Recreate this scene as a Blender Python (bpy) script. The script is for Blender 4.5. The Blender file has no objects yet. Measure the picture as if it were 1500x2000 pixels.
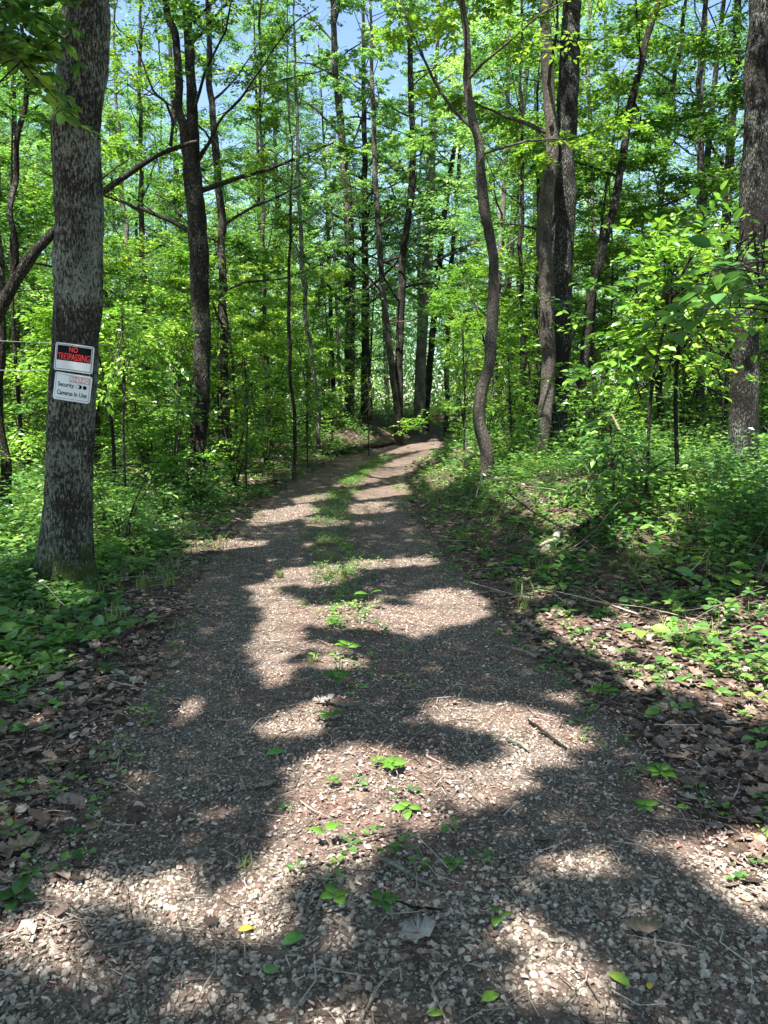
import bpy, bmesh, math, random
import numpy as np
from math import radians, sin, cos, pi

# ------------------------------------------------------------------ camera, sky, sun, exposure
sc = bpy.context.scene
C = sc.collection
CAM_H, PITCH, F = 1.6, radians(7.6), 1502.0
cam_d = bpy.data.cameras.new("camera"); cam = bpy.data.objects.new("camera", cam_d); C.objects.link(cam)
cam.location = (0, 0, CAM_H); cam.rotation_euler = (radians(90) - PITCH, 0, 0)
cam_d.sensor_fit = 'VERTICAL'; cam_d.sensor_height = 24.0; cam_d.lens = F / 2000 * 24.0
cam_d.clip_start = 0.05; cam_d.clip_end = 1000
sc.camera = cam
SUN_EL = radians(64); SUN_XY = np.array([-0.50, -0.866]); SUN_XY /= np.linalg.norm(SUN_XY)
SUN = np.array([cos(SUN_EL) * SUN_XY[0], cos(SUN_EL) * SUN_XY[1], sin(SUN_EL)])
world = bpy.data.worlds.new("World"); sc.world = world; world.use_nodes = True
wn = world.node_tree.nodes; wl = world.node_tree.links
sky = wn.new("ShaderNodeTexSky"); sky.sky_type = 'NISHITA'; sky.sun_disc = False
sky.sun_elevation = SUN_EL; sky.sun_rotation = math.atan2(SUN_XY[0], SUN_XY[1]); sky.air_density = 1.0; sky.dust_density = 0.6
wn["Background"].inputs[1].default_value = 0.084
hsv = wn.new("ShaderNodeHueSaturation"); hsv.inputs["Saturation"].default_value = 1.02
wl.new(sky.outputs[0], hsv.inputs["Color"]); wl.new(hsv.outputs[0], wn["Background"].inputs[0])
sun_d = bpy.data.lights.new("sun", 'SUN'); sun_d.energy = 5.0; sun_d.angle = radians(0.53); sun_d.color = (1.0, 0.965, 0.91)
sun_o = bpy.data.objects.new("sun", sun_d); C.objects.link(sun_o)
from mathutils import Vector
sun_o.rotation_euler = Vector(SUN).to_track_quat('Z', 'Y').to_euler()
sun_o.location = (0, 0, 30)
sc.view_settings.view_transform = 'Standard'; sc.view_settings.look = 'None'
sc.view_settings.gamma = 1.0; sc.view_settings.exposure = 2.0
sc.cycles.max_bounces = 10; sc.cycles.diffuse_bounces = 6; sc.cycles.transmission_bounces = 4
sc.cycles.glossy_bounces = 2; sc.cycles.transparent_max_bounces = 4

rng = np.random.default_rng(7)
CP, SP = cos(PITCH), sin(PITCH)

# ------------------------------------------------------------------ numpy helpers
def sm(t):
    t = np.clip(t, 0, 1); return t * t * (3 - 2 * t)
def _h(i, j, k, s):
    n = (i.astype(np.int64) * 73856093) ^ (j.astype(np.int64) * 19349663) ^ (k.astype(np.int64) * 83492791) ^ (s * 2654435761)
    n &= 0xffffffff; n = ((n ^ (n >> 15)) * 0x2c1b3c6d) & 0xffffffff
    n = ((n ^ (n >> 12)) * 0x297a2d39) & 0xffffffff; n ^= n >> 15
    return (n & 0xffffff) / float(0x1000000)
def vn(x, y, z=0.0, s=0):
    x, y, z = np.broadcast_arrays(np.asarray(x, float), np.asarray(y, float), np.asarray(z, float))
    i, j, k = np.floor(x), np.floor(y), np.floor(z); a, b, c = x - i, y - j, z - k
    a, b, c = a * a * (3 - 2 * a), b * b * (3 - 2 * b), c * c * (3 - 2 * c)
    r = 0
    for di in (0, 1):
        for dj in (0, 1):
            for dk in (0, 1):
                r = r + _h(i + di, j + dj, k + dk, s) * (a if di else 1 - a) * (b if dj else 1 - b) * (c if dk else 1 - c)
    return r * 2 - 1
RC = np.array([(-8, .3), (0, .12), (3, .0), (4.8, -.25), (6.9, -.44), (9.6, -.68), (13, -.82), (16, -.78), (20, -.55), (24, -.15), (30, .7), (36, 1.8), (42, 4.0), (48, 8.5), (52, 13), (60, 26)])
_yy = np.linspace(-8, 60, 1361); _xx = np.interp(_yy, RC[:, 0], RC[:, 1]); _k = np.ones(41) / 41
_xx = np.convolve(np.pad(_xx, 20, 'edge'), _k, 'valid')
def xc(y): return np.interp(y, _yy, _xx)
def road_slope(y): return (xc(y + .3) - xc(y - .3)) / .6
def road_t(x, y):
    return (x - xc(y)) / np.sqrt(1 + road_slope(y) ** 2)
def hgt(x, y):
    x = np.asarray(x, float); y = np.asarray(y, float); t = road_t(x, y)
    z = .72 * sm((t - 1.3) / 1.9) * sm((y - 4.2) / 6.5)
    z = z + .10 * sm((-t - 1.4) / 3.0) * sm((y - 2) / 5)
    off = sm((np.abs(t) - 1.2) / 2.5)
    z = z + off * (.10 * vn(x * .35, y * .35, s=3) + .03 * vn(x * 1.3, y * 1.3, s=4))
    z = z + .018 * vn(x * 1.1, y * 1.1, s=5) * sm((y - .5) / 3)
    rut = np.exp(-((np.abs(t) - .75) / .28) ** 2)
    z = z - .028 * rut + .02 * np.exp(-(t / .35) ** 2)
    z = z + 1.2 * sm((y - 27) / 15) * sm((np.abs(t) - 1.3) / 2.2) * sm((60 - y + 20) / 20 + .6)
    z = z + np.clip(y - 62, 0, 30) * .05 * off
    return z
def pix(px, py, Y):
    a = (px - 750) / F; v = (1000 - py) / F
    d = np.array([a, CP + v * SP, -SP + v * CP]); t = Y / d[1]
    return np.array([0, 0, CAM_H]) + d * t
def pscale(px, py, Y):
    v = (1000 - py) / F; return Y / (CP + v * SP) / F
def gpix(px, py):
    a = (px - 750) / F; v = (1000 - py) / F
    d = np.array([a, CP + v * SP, -SP + v * CP]); t = .5
    for _ in range(4000):
        p = np.array([0, 0, CAM_H]) + d * t
        if p[2] <= hgt(p[0], p[1]): break
        t += .01 + t * .0008
    return p
def topix(x, y, z):
    dz = z - CAM_H; dep = y * CP - dz * SP; u = y * SP + dz * CP
    dep = np.where(dep < .05, .05, dep)
    return 750 + F * x / dep, 1000 - F * u / dep

def mesh_np(name, V, Fs, smooth=False):
    """V (n,3); Fs list of (m,k) int arrays"""
    me = bpy.data.meshes.new(name)
    V = np.asarray(V, np.float32); me.vertices.add(len(V)); me.vertices.foreach_set("co", V.ravel())
    Fs = [np.asarray(f, np.int32) for f in Fs if len(f)]
    tot = np.concatenate([np.full(len(f), f.shape[1], np.int32) for f in Fs]); idx = np.concatenate([f.ravel() for f in Fs])
    me.loops.add(len(idx)); me.loops.foreach_set("vertex_index", idx)
    st = np.zeros(len(tot), np.int32); st[1:] = np.cumsum(tot)[:-1]
    me.polygons.add(len(tot)); me.polygons.foreach_set("loop_start", st); me.polygons.foreach_set("loop_total", tot)
    me.polygons.foreach_set("use_smooth", np.full(len(tot), smooth))
    me.update(); return me
def link(name, me, mat, parent=None, **props):
    o = bpy.data.objects.new(name, me); C.objects.link(o)
    if mat is not None and me is not None and not me.materials: me.materials.append(mat)
    if parent is not None: o.parent = parent
    for k, v in props.items(): o[k] = v
    return o
def thing(name, label, cat, loc, group=None):
    o = bpy.data.objects.new(name, None); C.objects.link(o); o.location = [float(v) for v in loc]
    o.empty_display_size = .1; o["label"] = label; o["category"] = cat
    if group: o["group"] = group
    return o
def scatter(T, TF, P, X, Y, Z, S):
    """template verts T(k,3), faces TF(m,j); P,X,Y,Z (n,3); S (n,) or (n,3)"""
    S = np.asarray(S); S = S[:, None] * np.ones((1, 3)) if S.ndim == 1 else S
    V = P[:, None, :] + T[None, :, 0, None] * (X * S[:, :1])[:, None, :] + T[None, :, 1, None] * (Y * S[:, 1:2])[:, None, :] + T[None, :, 2, None] * (Z * S[:, 2:])[:, None, :]
    Fq = TF[None] + (np.arange(len(P)) * len(T))[:, None, None]
    return V.reshape(-1, 3), Fq.reshape(-1, TF.shape[1])
class Acc:
    def __init__(s): s.V = []; s.F = []; s.n = 0
    def add(s, V, Fq):
        if len(V) == 0: return
        s.V.append(V); s.F.append(np.asarray(Fq) + s.n); s.n += len(V)
    def mesh(s, name, smooth=False, origin=None):
        V = np.concatenate(s.V)
        if origin is not None: V = V - np.asarray(origin)
        return mesh_np(name, V, s.F, smooth)
def nrm(a): return a / np.maximum(np.linalg.norm(a, axis=-1, keepdims=True), 1e-9)
def frame_from(d, n):
    Y = nrm(d); X = nrm(np.cross(Y, n)); Z = np.cross(X, Y); return X, Y, Z
def resample(pts, rad, step):
    pts = np.asarray(pts, float); rad = np.asarray(rad, float)
    d = np.r_[0, np.cumsum(np.linalg.norm(np.diff(pts, axis=0), axis=1))]
    n = max(2, int(d[-1] / step) + 1); s = np.linspace(0, d[-1], n)
    # Catmull-like smoothing: interpolate then box blur
    P = np.stack([np.interp(s, d, pts[:, i]) for i in range(3)], 1); R = np.interp(s, d, rad)
    w = max(1, int(n / max(len(pts), 2) * .5))
    if w > 1:
        k = np.ones(2 * w + 1) / (2 * w + 1); Q = P.copy()
        for i in range(3):
            ext = np.r_[2 * P[0, i] - P[w:0:-1, i], P[:, i], 2 * P[-1, i] - P[-2:-w - 2:-1, i]]
            Q[:, i] = np.convolve(ext, k, 'valid')
        P = Q; R = np.convolve(np.pad(R, w, 'edge'), k, 'valid')
    return P, R
def tube(acc, P, R, seg=8, disp=None, cap=True):
    P = np.asarray(P, float); n = len(P); T = np.gradient(P, axis=0); T = nrm(T)
    ref = np.array([1., 0, 0]) if abs(T[0][0]) < .8 else np.array([0, 1., 0])
    X = nrm(np.cross(T, np.cross(ref, T))) ; X = nrm(ref - (T * ref).sum(1, keepdims=True) * T)
    Yv = np.cross(T, X); a = np.arange(seg) * 2 * pi / seg
    dirs = cos_a(a)[None, :, None] * X[:, None, :] + sin_a(a)[None, :, None] * Yv[:, None, :]
    r = np.asarray(R)[:, None] * np.ones((1, seg))
    if disp is not None:
        base = P[:, None, :] + dirs * r[..., None]; r = r + disp(base, a[None, :], r)
    V = (P[:, None, :] + dirs * r[..., None]).reshape(-1, 3)
    i = np.arange(n - 1)[:, None] * seg; j = np.arange(seg)[None]; j2 = (j + 1) % seg
    q = np.stack([i + j, i + j2, i + seg + j2, i + seg + j], -1).reshape(-1, 4)
    acc.add(V, q)
    if cap:
        V2 = np.concatenate([V[-seg:], P[-1:] + T[-1:] * R[-1] * .6]); k = np.arange(seg)
        acc.add(V2, np.stack([k, (k + 1) % seg, np.full(seg, seg), np.full(seg, seg)], -1)[:, :3])
def cos_a(a): return np.cos(a)
def sin_a(a): return np.sin(a)

# ------------------------------------------------------------------ materials
def M(name):
    m = bpy.data.materials.new(name); m.use_nodes = True; nt = m.node_tree; return m, nt, nt.nodes, nt.links
def ramp(nd, cols, interp='LINEAR'):
    r = nd.new("ShaderNodeValToRGB"); r.color_ramp.interpolation = interp
    e = r.color_ramp.elements
    while len(e) < len(cols): e.new(.5)
    for k, (p, c) in enumerate(cols): e[k].position = p; e[k].color = (*c, 1)
    return r
def leaf_mat(name, cols, trans=.40, tcol=(1.36, 1.34, .85), rough=.33, nscale=.35, k=1.45):
    cols = [(p, tuple(c * k + .045 * (cc[1] - c) for c in cc)) for p, cc in cols]
    m, nt, nd, lk = M(name); pr = nd["Principled BSDF"]; out = nd["Material Output"]
    g = nd.new("ShaderNodeNewGeometry"); n = nd.new("ShaderNodeTexNoise"); n.inputs["Scale"].default_value = nscale; n.inputs["Detail"].default_value = 3
    tc = nd.new("ShaderNodeNewGeometry"); lk.new(tc.outputs["Position"], n.inputs["Vector"])
    ma = nd.new("ShaderNodeMath"); ma.operation = 'MULTIPLY_ADD'; ma.inputs[1].default_value = .7; lk.new(g.outputs["Random Per Island"], ma.inputs[0])
    mb = nd.new("ShaderNodeMath"); mb.operation = 'MULTIPLY_ADD'; mb.inputs[1].default_value = 1.6; mb.inputs[2].default_value = -.6; lk.new(n.outputs["Fac"], mb.inputs[0])
    lk.new(mb.outputs[0], ma.inputs[2])
    r = ramp(nd, cols); lk.new(ma.outputs[0], r.inputs[0]); lk.new(r.outputs[0], pr.inputs["Base Color"])
    pr.inputs["Roughness"].default_value = rough; pr.inputs["Specular IOR Level"].default_value = .5
    t = nd.new("ShaderNodeBsdfTranslucent"); mx = nd.new("ShaderNodeMix"); mx.data_type = 'RGBA'; mx.blend_type = 'MULTIPLY'; mx.inputs[0].default_value = 1
    lk.new(r.outputs[0], mx.inputs[6]); mx.inputs[7].default_value = (*tcol, 1); lk.new(mx.outputs[2], t.inputs[0])
    ms = nd.new("ShaderNodeMixShader"); ms.inputs[0].default_value = trans
    lk.new(pr.outputs[0], ms.inputs[1]); lk.new(t.outputs[0], ms.inputs[2]); lk.new(ms.outputs[0], out.inputs[0])
    return m
GREENS = [(0, (.018, .052, .012)), (.3, (.034, .10, .018)), (.58, (.075, .175, .024)), (.82, (.15, .26, .028)), (1, (.27, .36, .036))]
m_leaf = leaf_mat("leaf_green", GREENS)
m_leaf_far = leaf_mat("leaf_far", [(0, (.035, .085, .035)), (.4, (.07, .155, .055)), (.75, (.14, .25, .075)), (1, (.26, .36, .11))], nscale=.12, k=1.75, trans=.47)  # paler than the near leaves: distant haze and sunlight put into the colour
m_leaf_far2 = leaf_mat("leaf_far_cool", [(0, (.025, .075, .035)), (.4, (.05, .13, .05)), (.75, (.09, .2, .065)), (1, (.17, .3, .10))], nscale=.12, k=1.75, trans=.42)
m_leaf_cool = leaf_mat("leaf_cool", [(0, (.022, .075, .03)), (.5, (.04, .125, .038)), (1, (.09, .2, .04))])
m_leaf_bright = leaf_mat("leaf_bright", [(0, (.045, .12, .016)), (.5, (.10, .22, .022)), (1, (.22, .34, .035))])  # brighter leaf green; paints sunlit sprays on the brown trunks' crowns
m_under = leaf_mat("undergrowth_leaf", [(0, (.024, .062, .018)), (.35, (.042, .11, .025)), (.7, (.08, .175, .032)), (1, (.17, .27, .045))], nscale=.8)
m_grass = leaf_mat("grass_blade", [(0, (.05, .085, .02)), (.5, (.10, .15, .03)), (1, (.2, .22, .07))], nscale=2, trans=.35)

def bark_mat(name, dark, mid, lichen, lich_amt=.5, scale=1.0, moss=0.0, ridge=1.0, dk=.5):
    lichen = tuple(c * .82 for c in lichen); mid = tuple(c * dk for c in mid); dark = tuple(c * dk for c in dark)
    m, nt, nd, lk = M(name); pr = nd["Principled BSDF"]
    g = nd.new("ShaderNodeNewGeometry"); mp = nd.new("ShaderNodeMapping"); mp.inputs["Scale"].default_value = (1, 1, .28); lk.new(g.outputs["Position"], mp.inputs[0])
    v = nd.new("ShaderNodeTexVoronoi"); v.feature = 'DISTANCE_TO_EDGE'; v.inputs["Scale"].default_value = 38 * scale; lk.new(mp.outputs[0], v.inputs[0])
    wv = nd.new("ShaderNodeTexNoise"); wv.inputs["Scale"].default_value = 55 * scale; wv.inputs["Detail"].default_value = 5; wv.inputs["Roughness"].default_value = .7; lk.new(mp.outputs[0], wv.inputs[0])
    r1 = ramp(nd, [(0, dark), (.25, tuple(a * .6 + b * .4 for a, b in zip(dark, mid))), (.8, mid)])
    ad = nd.new("ShaderNodeMath"); ad.operation = 'MULTIPLY_ADD'; ad.inputs[1].default_value = 1.3; lk.new(v.outputs["Distance"], ad.inputs[0])
    sb = nd.new("ShaderNodeMath"); sb.operation = 'MULTIPLY_ADD'; sb.inputs[1].default_value = 1.7; sb.inputs[2].default_value = -.5; lk.new(wv.outputs["Fac"], sb.inputs[0]); lk.new(sb.outputs[0], ad.inputs[2])
    lk.new(ad.outputs[0], r1.inputs[0])
    # lichen flecks
    n1 = nd.new("ShaderNodeTexNoise"); n1.inputs["Scale"].default_value = 58 * scale; n1.inputs["Detail"].default_value = 6; n1.inputs["Roughness"].default_value = .72
    mp2 = nd.new("ShaderNodeMapping"); mp2.inputs["Scale"].default_value = (1, 1, .38); lk.new(g.outputs["Position"], mp2.inputs[0]); lk.new(mp2.outputs[0], n1.inputs[0])
    n2 = nd.new("ShaderNodeTexNoise"); n2.inputs["Scale"].default_value = 2.6; n2.inputs["Detail"].default_value = 4; lk.new(g.outputs["Position"], n2.inputs[0])
    s = nd.new("ShaderNodeMath"); s.operation = 'MULTIPLY_ADD'; s.inputs[1].default_value = .42; lk.new(n2.outputs["Fac"], s.inputs[0]); lk.new(n1.outputs["Fac"], s.inputs[2])
    lo = .84 - .22 * lich_amt
    r2 = ramp(nd, [(lo - .04, (0, 0, 0)), (lo + .04, (1, 1, 1))]); lk.new(s.outputs[0], r2.inputs[0])
    hs = ramp(nd, [(.35, tuple(c * .55 for c in lichen)), (.65, lichen)]); 
    n3 = nd.new("ShaderNodeTexNoise"); n3.inputs["Scale"].default_value = 60; lk.new(g.outputs["Position"], n3.inputs[0]); lk.new(n3.outputs["Fac"], hs.inputs[0])
    mx = nd.new("ShaderNodeMix"); mx.data_type = 'RGBA'; lk.new(r2.outputs[0], mx.inputs[0]); lk.new(r1.outputs[0], mx.inputs[6]); lk.new(hs.outputs[0], mx.inputs[7])
    nb = nd.new("ShaderNodeTexNoise"); nb.inputs["Scale"].default_value = 5; nb.inputs["Detail"].default_value = 6; nb.inputs["Roughness"].default_value = .7; lk.new(mp2.outputs[0], nb.inputs[0])
    rb_ = ramp(nd, [(.3, (.5, .5, .5)), (.5, (1, 1, 1)), (.7, (1.6, 1.55, 1.45))]); lk.new(nb.outputs["Fac"], rb_.inputs[0])
    mv = nd.new("ShaderNodeMix"); mv.data_type = 'RGBA'; mv.blend_type = 'MULTIPLY'; mv.inputs[0].default_value = 1; lk.new(mx.outputs[2], mv.inputs[6]); lk.new(rb_.outputs[0], mv.inputs[7])
    last = mv.outputs[2]
    if moss > 0:
        sx = nd.new("ShaderNodeSeparateXYZ"); lk.new(g.outputs["Position"], sx.inputs[0])
        mr = nd.new("ShaderNodeMapRange"); mr.inputs[1].default_value = 1.1; mr.inputs[2].default_value = 0.0; lk.new(sx.outputs[2], mr.inputs[0])
        n4 = nd.new("ShaderNodeTexNoise"); n4.inputs["Scale"].default_value = 9; n4.inputs["Detail"].default_value = 5; lk.new(g.outputs["Position"], n4.inputs[0])
        ml = nd.new("ShaderNodeMath"); ml.operation = 'MULTIPLY'; lk.new(mr.outputs[0], ml.inputs[0]); lk.new(n4.outputs["Fac"], ml.inputs[1])
        r4 = ramp(nd, [(.28, (0, 0, 0)), (.5, (moss,) * 3)]); lk.new(ml.outputs[0], r4.inputs[0])
        m4 = nd.new("ShaderNodeMix"); m4.data_type = 'RGBA'; lk.new(r4.outputs[0], m4.inputs[0]); lk.new(last, m4.inputs[6]); m4.inputs[7].default_value = (.05, .085, .015, 1); last = m4.outputs[2]
    lk.new(last, pr.inputs["Base Color"]); pr.inputs["Roughness"].default_value = .9; pr.inputs["Specular IOR Level"].default_value = .15
    b = nd.new("ShaderNodeBump"); b.inputs["Strength"].default_value = .9; b.inputs["Distance"].default_value = .035 * ridge; lk.new(ad.outputs[0], b.inputs["Height"]); lk.new(b.outputs[0], pr.inputs["Normal"])
    return m
m_bark_sign = bark_mat("bark_lichen_oak", (.012, .010, .008), (.12, .10, .078), (.36, .39, .31), .47, 1.0, moss=.95)
m_bark_lich = bark_mat("bark_lichen_grey", (.012, .010, .009), (.06, .052, .044), (.26, .29, .24), .24)
m_bark_dark = bark_mat("bark_dark", (.010, .008, .007), (.065, .053, .042), (.22, .22, .18), .22)
m_bark_brown = bark_mat("bark_brown", (.03, .025, .020), (.17, .145, .12), (.27, .25, .21), .25, 1.4, ridge=.6)
m_bark_far = bark_mat("bark_far", (.014, .012, .010), (.095, .08, .064), (.26, .25, .21), .3, .8)
m_bark_pale = bark_mat("bark_pale", (.08, .07, .06), (.30, .27, .22), (.42, .40, .34), .4)
BARKS = dict(sign=m_bark_sign, lich=m_bark_lich, dark=m_bark_dark, brown=m_bark_brown, far=m_bark_far, pale=m_bark_pale)

def island_mat(name, cols, rough=.8, bumpscale=0, trans=0, noise=None):
    m, nt, nd, lk = M(name); pr = nd["Principled BSDF"]; g = nd.new("ShaderNodeNewGeometry")
    r = ramp(nd, cols); lk.new(g.outputs["Random Per Island"], r.inputs[0]); last = r.outputs[0]
    n = nd.new("ShaderNodeTexNoise"); n.inputs["Scale"].default_value = noise or 60; n.inputs["Detail"].default_value = 4; lk.new(g.outputs["Position"], n.inputs[0])
    mr = nd.new("ShaderNodeMapRange"); mr.inputs[1].default_value = .3; mr.inputs[2].default_value = .7; mr.inputs[3].default_value = .65; mr.inputs[4].default_value = 1.25; lk.new(n.outputs["Fac"], mr.inputs[0])
    mx = nd.new("ShaderNodeMix"); mx.data_type = 'RGBA'; mx.blend_type = 'MULTIPLY'; mx.inputs[0].default_value = 1; lk.new(last, mx.inputs[6]); lk.new(mr.outputs[0], mx.inputs[7])
    lk.new(mx.outputs[2], pr.inputs["Base Color"]); pr.inputs["Roughness"].default_value = rough; pr.inputs["Specular IOR Level"].default_value = .25
    b = nd.new("ShaderNodeBump"); b.inputs["Strength"].default_value = .5; b.inputs["Distance"].default_value = .004; lk.new(n.outputs["Fac"], b.inputs["Height"]); lk.new(b.outputs[0], pr.inputs["Normal"])
    return m
m_stone = island_mat("gravel_stone", [(0, (.085, .070, .053)), (.25, (.18, .148, .115)), (.5, (.265, .222, .175)), (.75, (.355, .298, .24)), (.96, (.46, .375, .30)), (1, (.58, .52, .45))], .75, noise=90)
m_litter = island_mat("leaf_litter_brown", [(0, (.04, .028, .021)), (.3, (.10, .068, .052)), (.6, (.18, .125, .095)), (.9, (.28, .205, .16)), (1, (.42, .36, .30))], .7, noise=40)
m_debris = island_mat("reddish_debris", [(0, (.13, .066, .052)), (.4, (.26, .165, .135)), (.75, (.39, .285, .24)), (1, (.54, .44, .37))], .8, noise=50)
m_twig = island_mat("twig_bark", [(0, (.05, .038, .03)), (.45, (.14, .105, .08)), (.8, (.3, .24, .19)), (1, (.45, .39, .32))], .85)
m_stick = bark_mat("stick_bark", (.05, .04, .032), (.2, .165, .13), (.3, .33, .26), .5, 2.0, ridge=.2, dk=1.15)
m_stickdark = bark_mat("stick_dark", (.015, .012, .01), (.06, .045, .036), (.1, .1, .08), .1, 2.0, ridge=.3)
m_deadwood = bark_mat("dead_wood", (.12, .09, .07), (.34, .27, .21), (.45, .4, .33), .3, 1.2, ridge=.3, dk=1.1)

def soil_mat(name, road):
    m, nt, nd, lk = M(name); pr = nd["Principled BSDF"]; g = nd.new("ShaderNodeNewGeometry"); P = g.outputs["Position"]
    def noise(s, d=4, r=.6):
        n = nd.new("ShaderNodeTexNoise"); n.inputs["Scale"].default_value = s; n.inputs["Detail"].default_value = d; n.inputs["Roughness"].default_value = r; lk.new(P, n.inputs[0]); return n.outputs["Fac"]
    def mix(f, a, b):
        x = nd.new("ShaderNodeMix"); x.data_type = 'RGBA'; lk.new(f, x.inputs[0])
        for s, i in ((a, 6), (b, 7)):
            if isinstance(s, tuple): x.inputs[i].default_value = (*s, 1)
            else: lk.new(s, x.inputs[i])
        return x.outputs[2]
    fine = ramp(nd, [(.3, (.046, .033, .026)), (.5, (.115, .083, .065)), (.72, (.26, .196, .158))] if road else [(.3, (.028, .021, .016)), (.5, (.06, .045, .034)), (.72, (.12, .088, .068))]); lk.new(noise(26, 6, .75), fine.inputs[0])
    v = nd.new("ShaderNodeTexVoronoi"); v.inputs["Scale"].default_value = 75 if road else 30; v.inputs["Randomness"].default_value = 1; lk.new(P, v.inputs[0])
    sx = nd.new("ShaderNodeSeparateColor"); lk.new(v.outputs["Color"], sx.inputs[0])
    peb = ramp(nd, [(0, (.06, .05, .042)), (.4, (.16, .135, .11)), (.75, (.26, .215, .175)), (1, (.4, .35, .3))] if road else
               [(0, (.035, .024, .017)), (.4, (.10, .066, .048)), (.8, (.19, .125, .09)), (1, (.27, .2, .15))]); lk.new(sx.outputs[0], peb.inputs[0])
    ed = nd.new("ShaderNodeMath"); ed.operation = 'LESS_THAN'; ed.inputs[1].default_value = .42; lk.new(v.outputs["Distance"], ed.inputs[0])
    cov = ramp(nd, [(.35, (0, 0, 0)), (.55, (1, 1, 1))]); lk.new(noise(1.6, 4), cov.inputs[0])
    mu = nd.new("ShaderNodeMath"); mu.operation = 'MULTIPLY'; lk.new(ed.outputs[0], mu.inputs[0]); lk.new(cov.outputs[0], mu.inputs[1])
    c = mix(mu.outputs[0], fine.outputs[0], peb.outputs[0])
    rd = ramp(nd, [(.5, (0, 0, 0)), (.68, (.7, .7, .7))]); lk.new(noise(2.3, 5, .7), rd.inputs[0])
    red = ramp(nd, [(.3, (.06, .03, .022)), (.7, (.22, .12, .09))]); lk.new(noise(60, 4, .8), red.inputs[0])
    c = mix(rd.outputs[0], c, red.outputs[0])
    lk.new(c, pr.inputs["Base Color"]); pr.inputs["Roughness"].default_value = .95; pr.inputs["Specular IOR Level"].default_value = .15
    b = nd.new("ShaderNodeBump"); b.inputs["Strength"].default_value = .8; b.inputs["Distance"].default_value = .012
    iv = nd.new("ShaderNodeMath"); iv.operation = 'SUBTRACT'; iv.inputs[0].default_value = 1; lk.new(v.outputs["Distance"], iv.inputs[1])
    ad = nd.new("ShaderNodeMath"); ad.operation = 'ADD'; lk.new(iv.outputs[0], ad.inputs[0]); lk.new(noise(40, 5, .8), ad.inputs[1]); lk.new(ad.outputs[0], b.inputs["Height"]); lk.new(b.outputs[0], pr.inputs["Normal"])
    return m
def flat_mat(name, col, rough=.5, spec=.4, noise_amt=.12, nsc=30):
    m, nt, nd, lk = M(name); pr = nd["Principled BSDF"]; g = nd.new("ShaderNodeNewGeometry")
    n = nd.new("ShaderNodeTexNoise"); n.inputs["Scale"].default_value = nsc; n.inputs["Detail"].default_value = 5; lk.new(g.outputs["Position"], n.inputs[0])
    r = ramp(nd, [(.3, tuple(c * (1 - noise_amt) for c in col)), (.7, tuple(min(1, c * (1 + noise_amt)) for c in col))]); lk.new(n.outputs["Fac"], r.inputs[0]); lk.new(r.outputs[0], pr.inputs["Base Color"])
    pr.inputs["Roughness"].default_value = rough; pr.inputs["Specular IOR Level"].default_value = spec; return m
m_ground = soil_mat("forest_floor", False); m_road = soil_mat("gravel_road", True)

# ------------------------------------------------------------------ ground and driveway
def axis(lo, hi, dense_lo, dense_hi, fine, coarse):
    a = list(np.arange(dense_lo, dense_hi, fine)); x = dense_lo; s = fine
    while x > lo: s = min(s * 1.25, coarse); x -= s; a.insert(0, x)
    x = a[-1]; s = fine
    while x < hi: s = min(s * 1.25, coarse); x += s; a.append(x)
    return np.array(a)
gx = axis(-300, 300, -7, 8, .12, 25); gy = axis(-60, 500, .5, 18, .12, 25)
GX, GY = np.meshgrid(gx, gy); Z = hgt(GX, GY); t = road_t(GX, GY)
Z = Z - .03 * sm((1.28 - np.abs(t)) / .2) * (GY < 58) * (GY > -7.5)
n1, n2 = GX.shape; idx = np.arange(n1 * n2).reshape(n1, n2)
q = np.stack([idx[:-1, :-1], idx[:-1, 1:], idx[1:, 1:], idx[1:, :-1]], -1).reshape(-1, 4)
link("ground", mesh_np("ground", np.stack([GX, GY, Z], -1).reshape(-1, 3), [q], True), m_ground, kind="structure")
ys = np.concatenate([np.arange(-7, 14, .06), np.arange(14, 57, .2)]); tt = np.linspace(-1.34, 1.34, 61)
TT, YS = np.meshgrid(tt, ys); e = 1 + .06 * vn(YS * 1.7, TT * 0 + np.sign(TT) * 5, s=9) * (np.abs(TT) > 1)
sl = road_slope(YS); k = 1 / np.sqrt(1 + sl ** 2); RX = xc(YS) + TT * e * k; RY = YS - TT * e * k * sl
RZ = hgt(RX, RY) + .004 - .03 * sm((np.abs(TT) - 1.2) / .14) + .005 * vn(RX * 9, RY * 9, s=12) + .003 * vn(RX * 25, RY * 25, s=13)
n1, n2 = RX.shape; idx = np.arange(n1 * n2).reshape(n1, n2)
q = np.stack([idx[:-1, :-1], idx[:-1, 1:], idx[1:, 1:], idx[1:, :-1]], -1).reshape(-1, 4)
link("gravel_road", mesh_np("gravel_road", np.stack([RX, RY, RZ], -1).reshape(-1, 3), [q], True), m_road, kind="structure")

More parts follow.
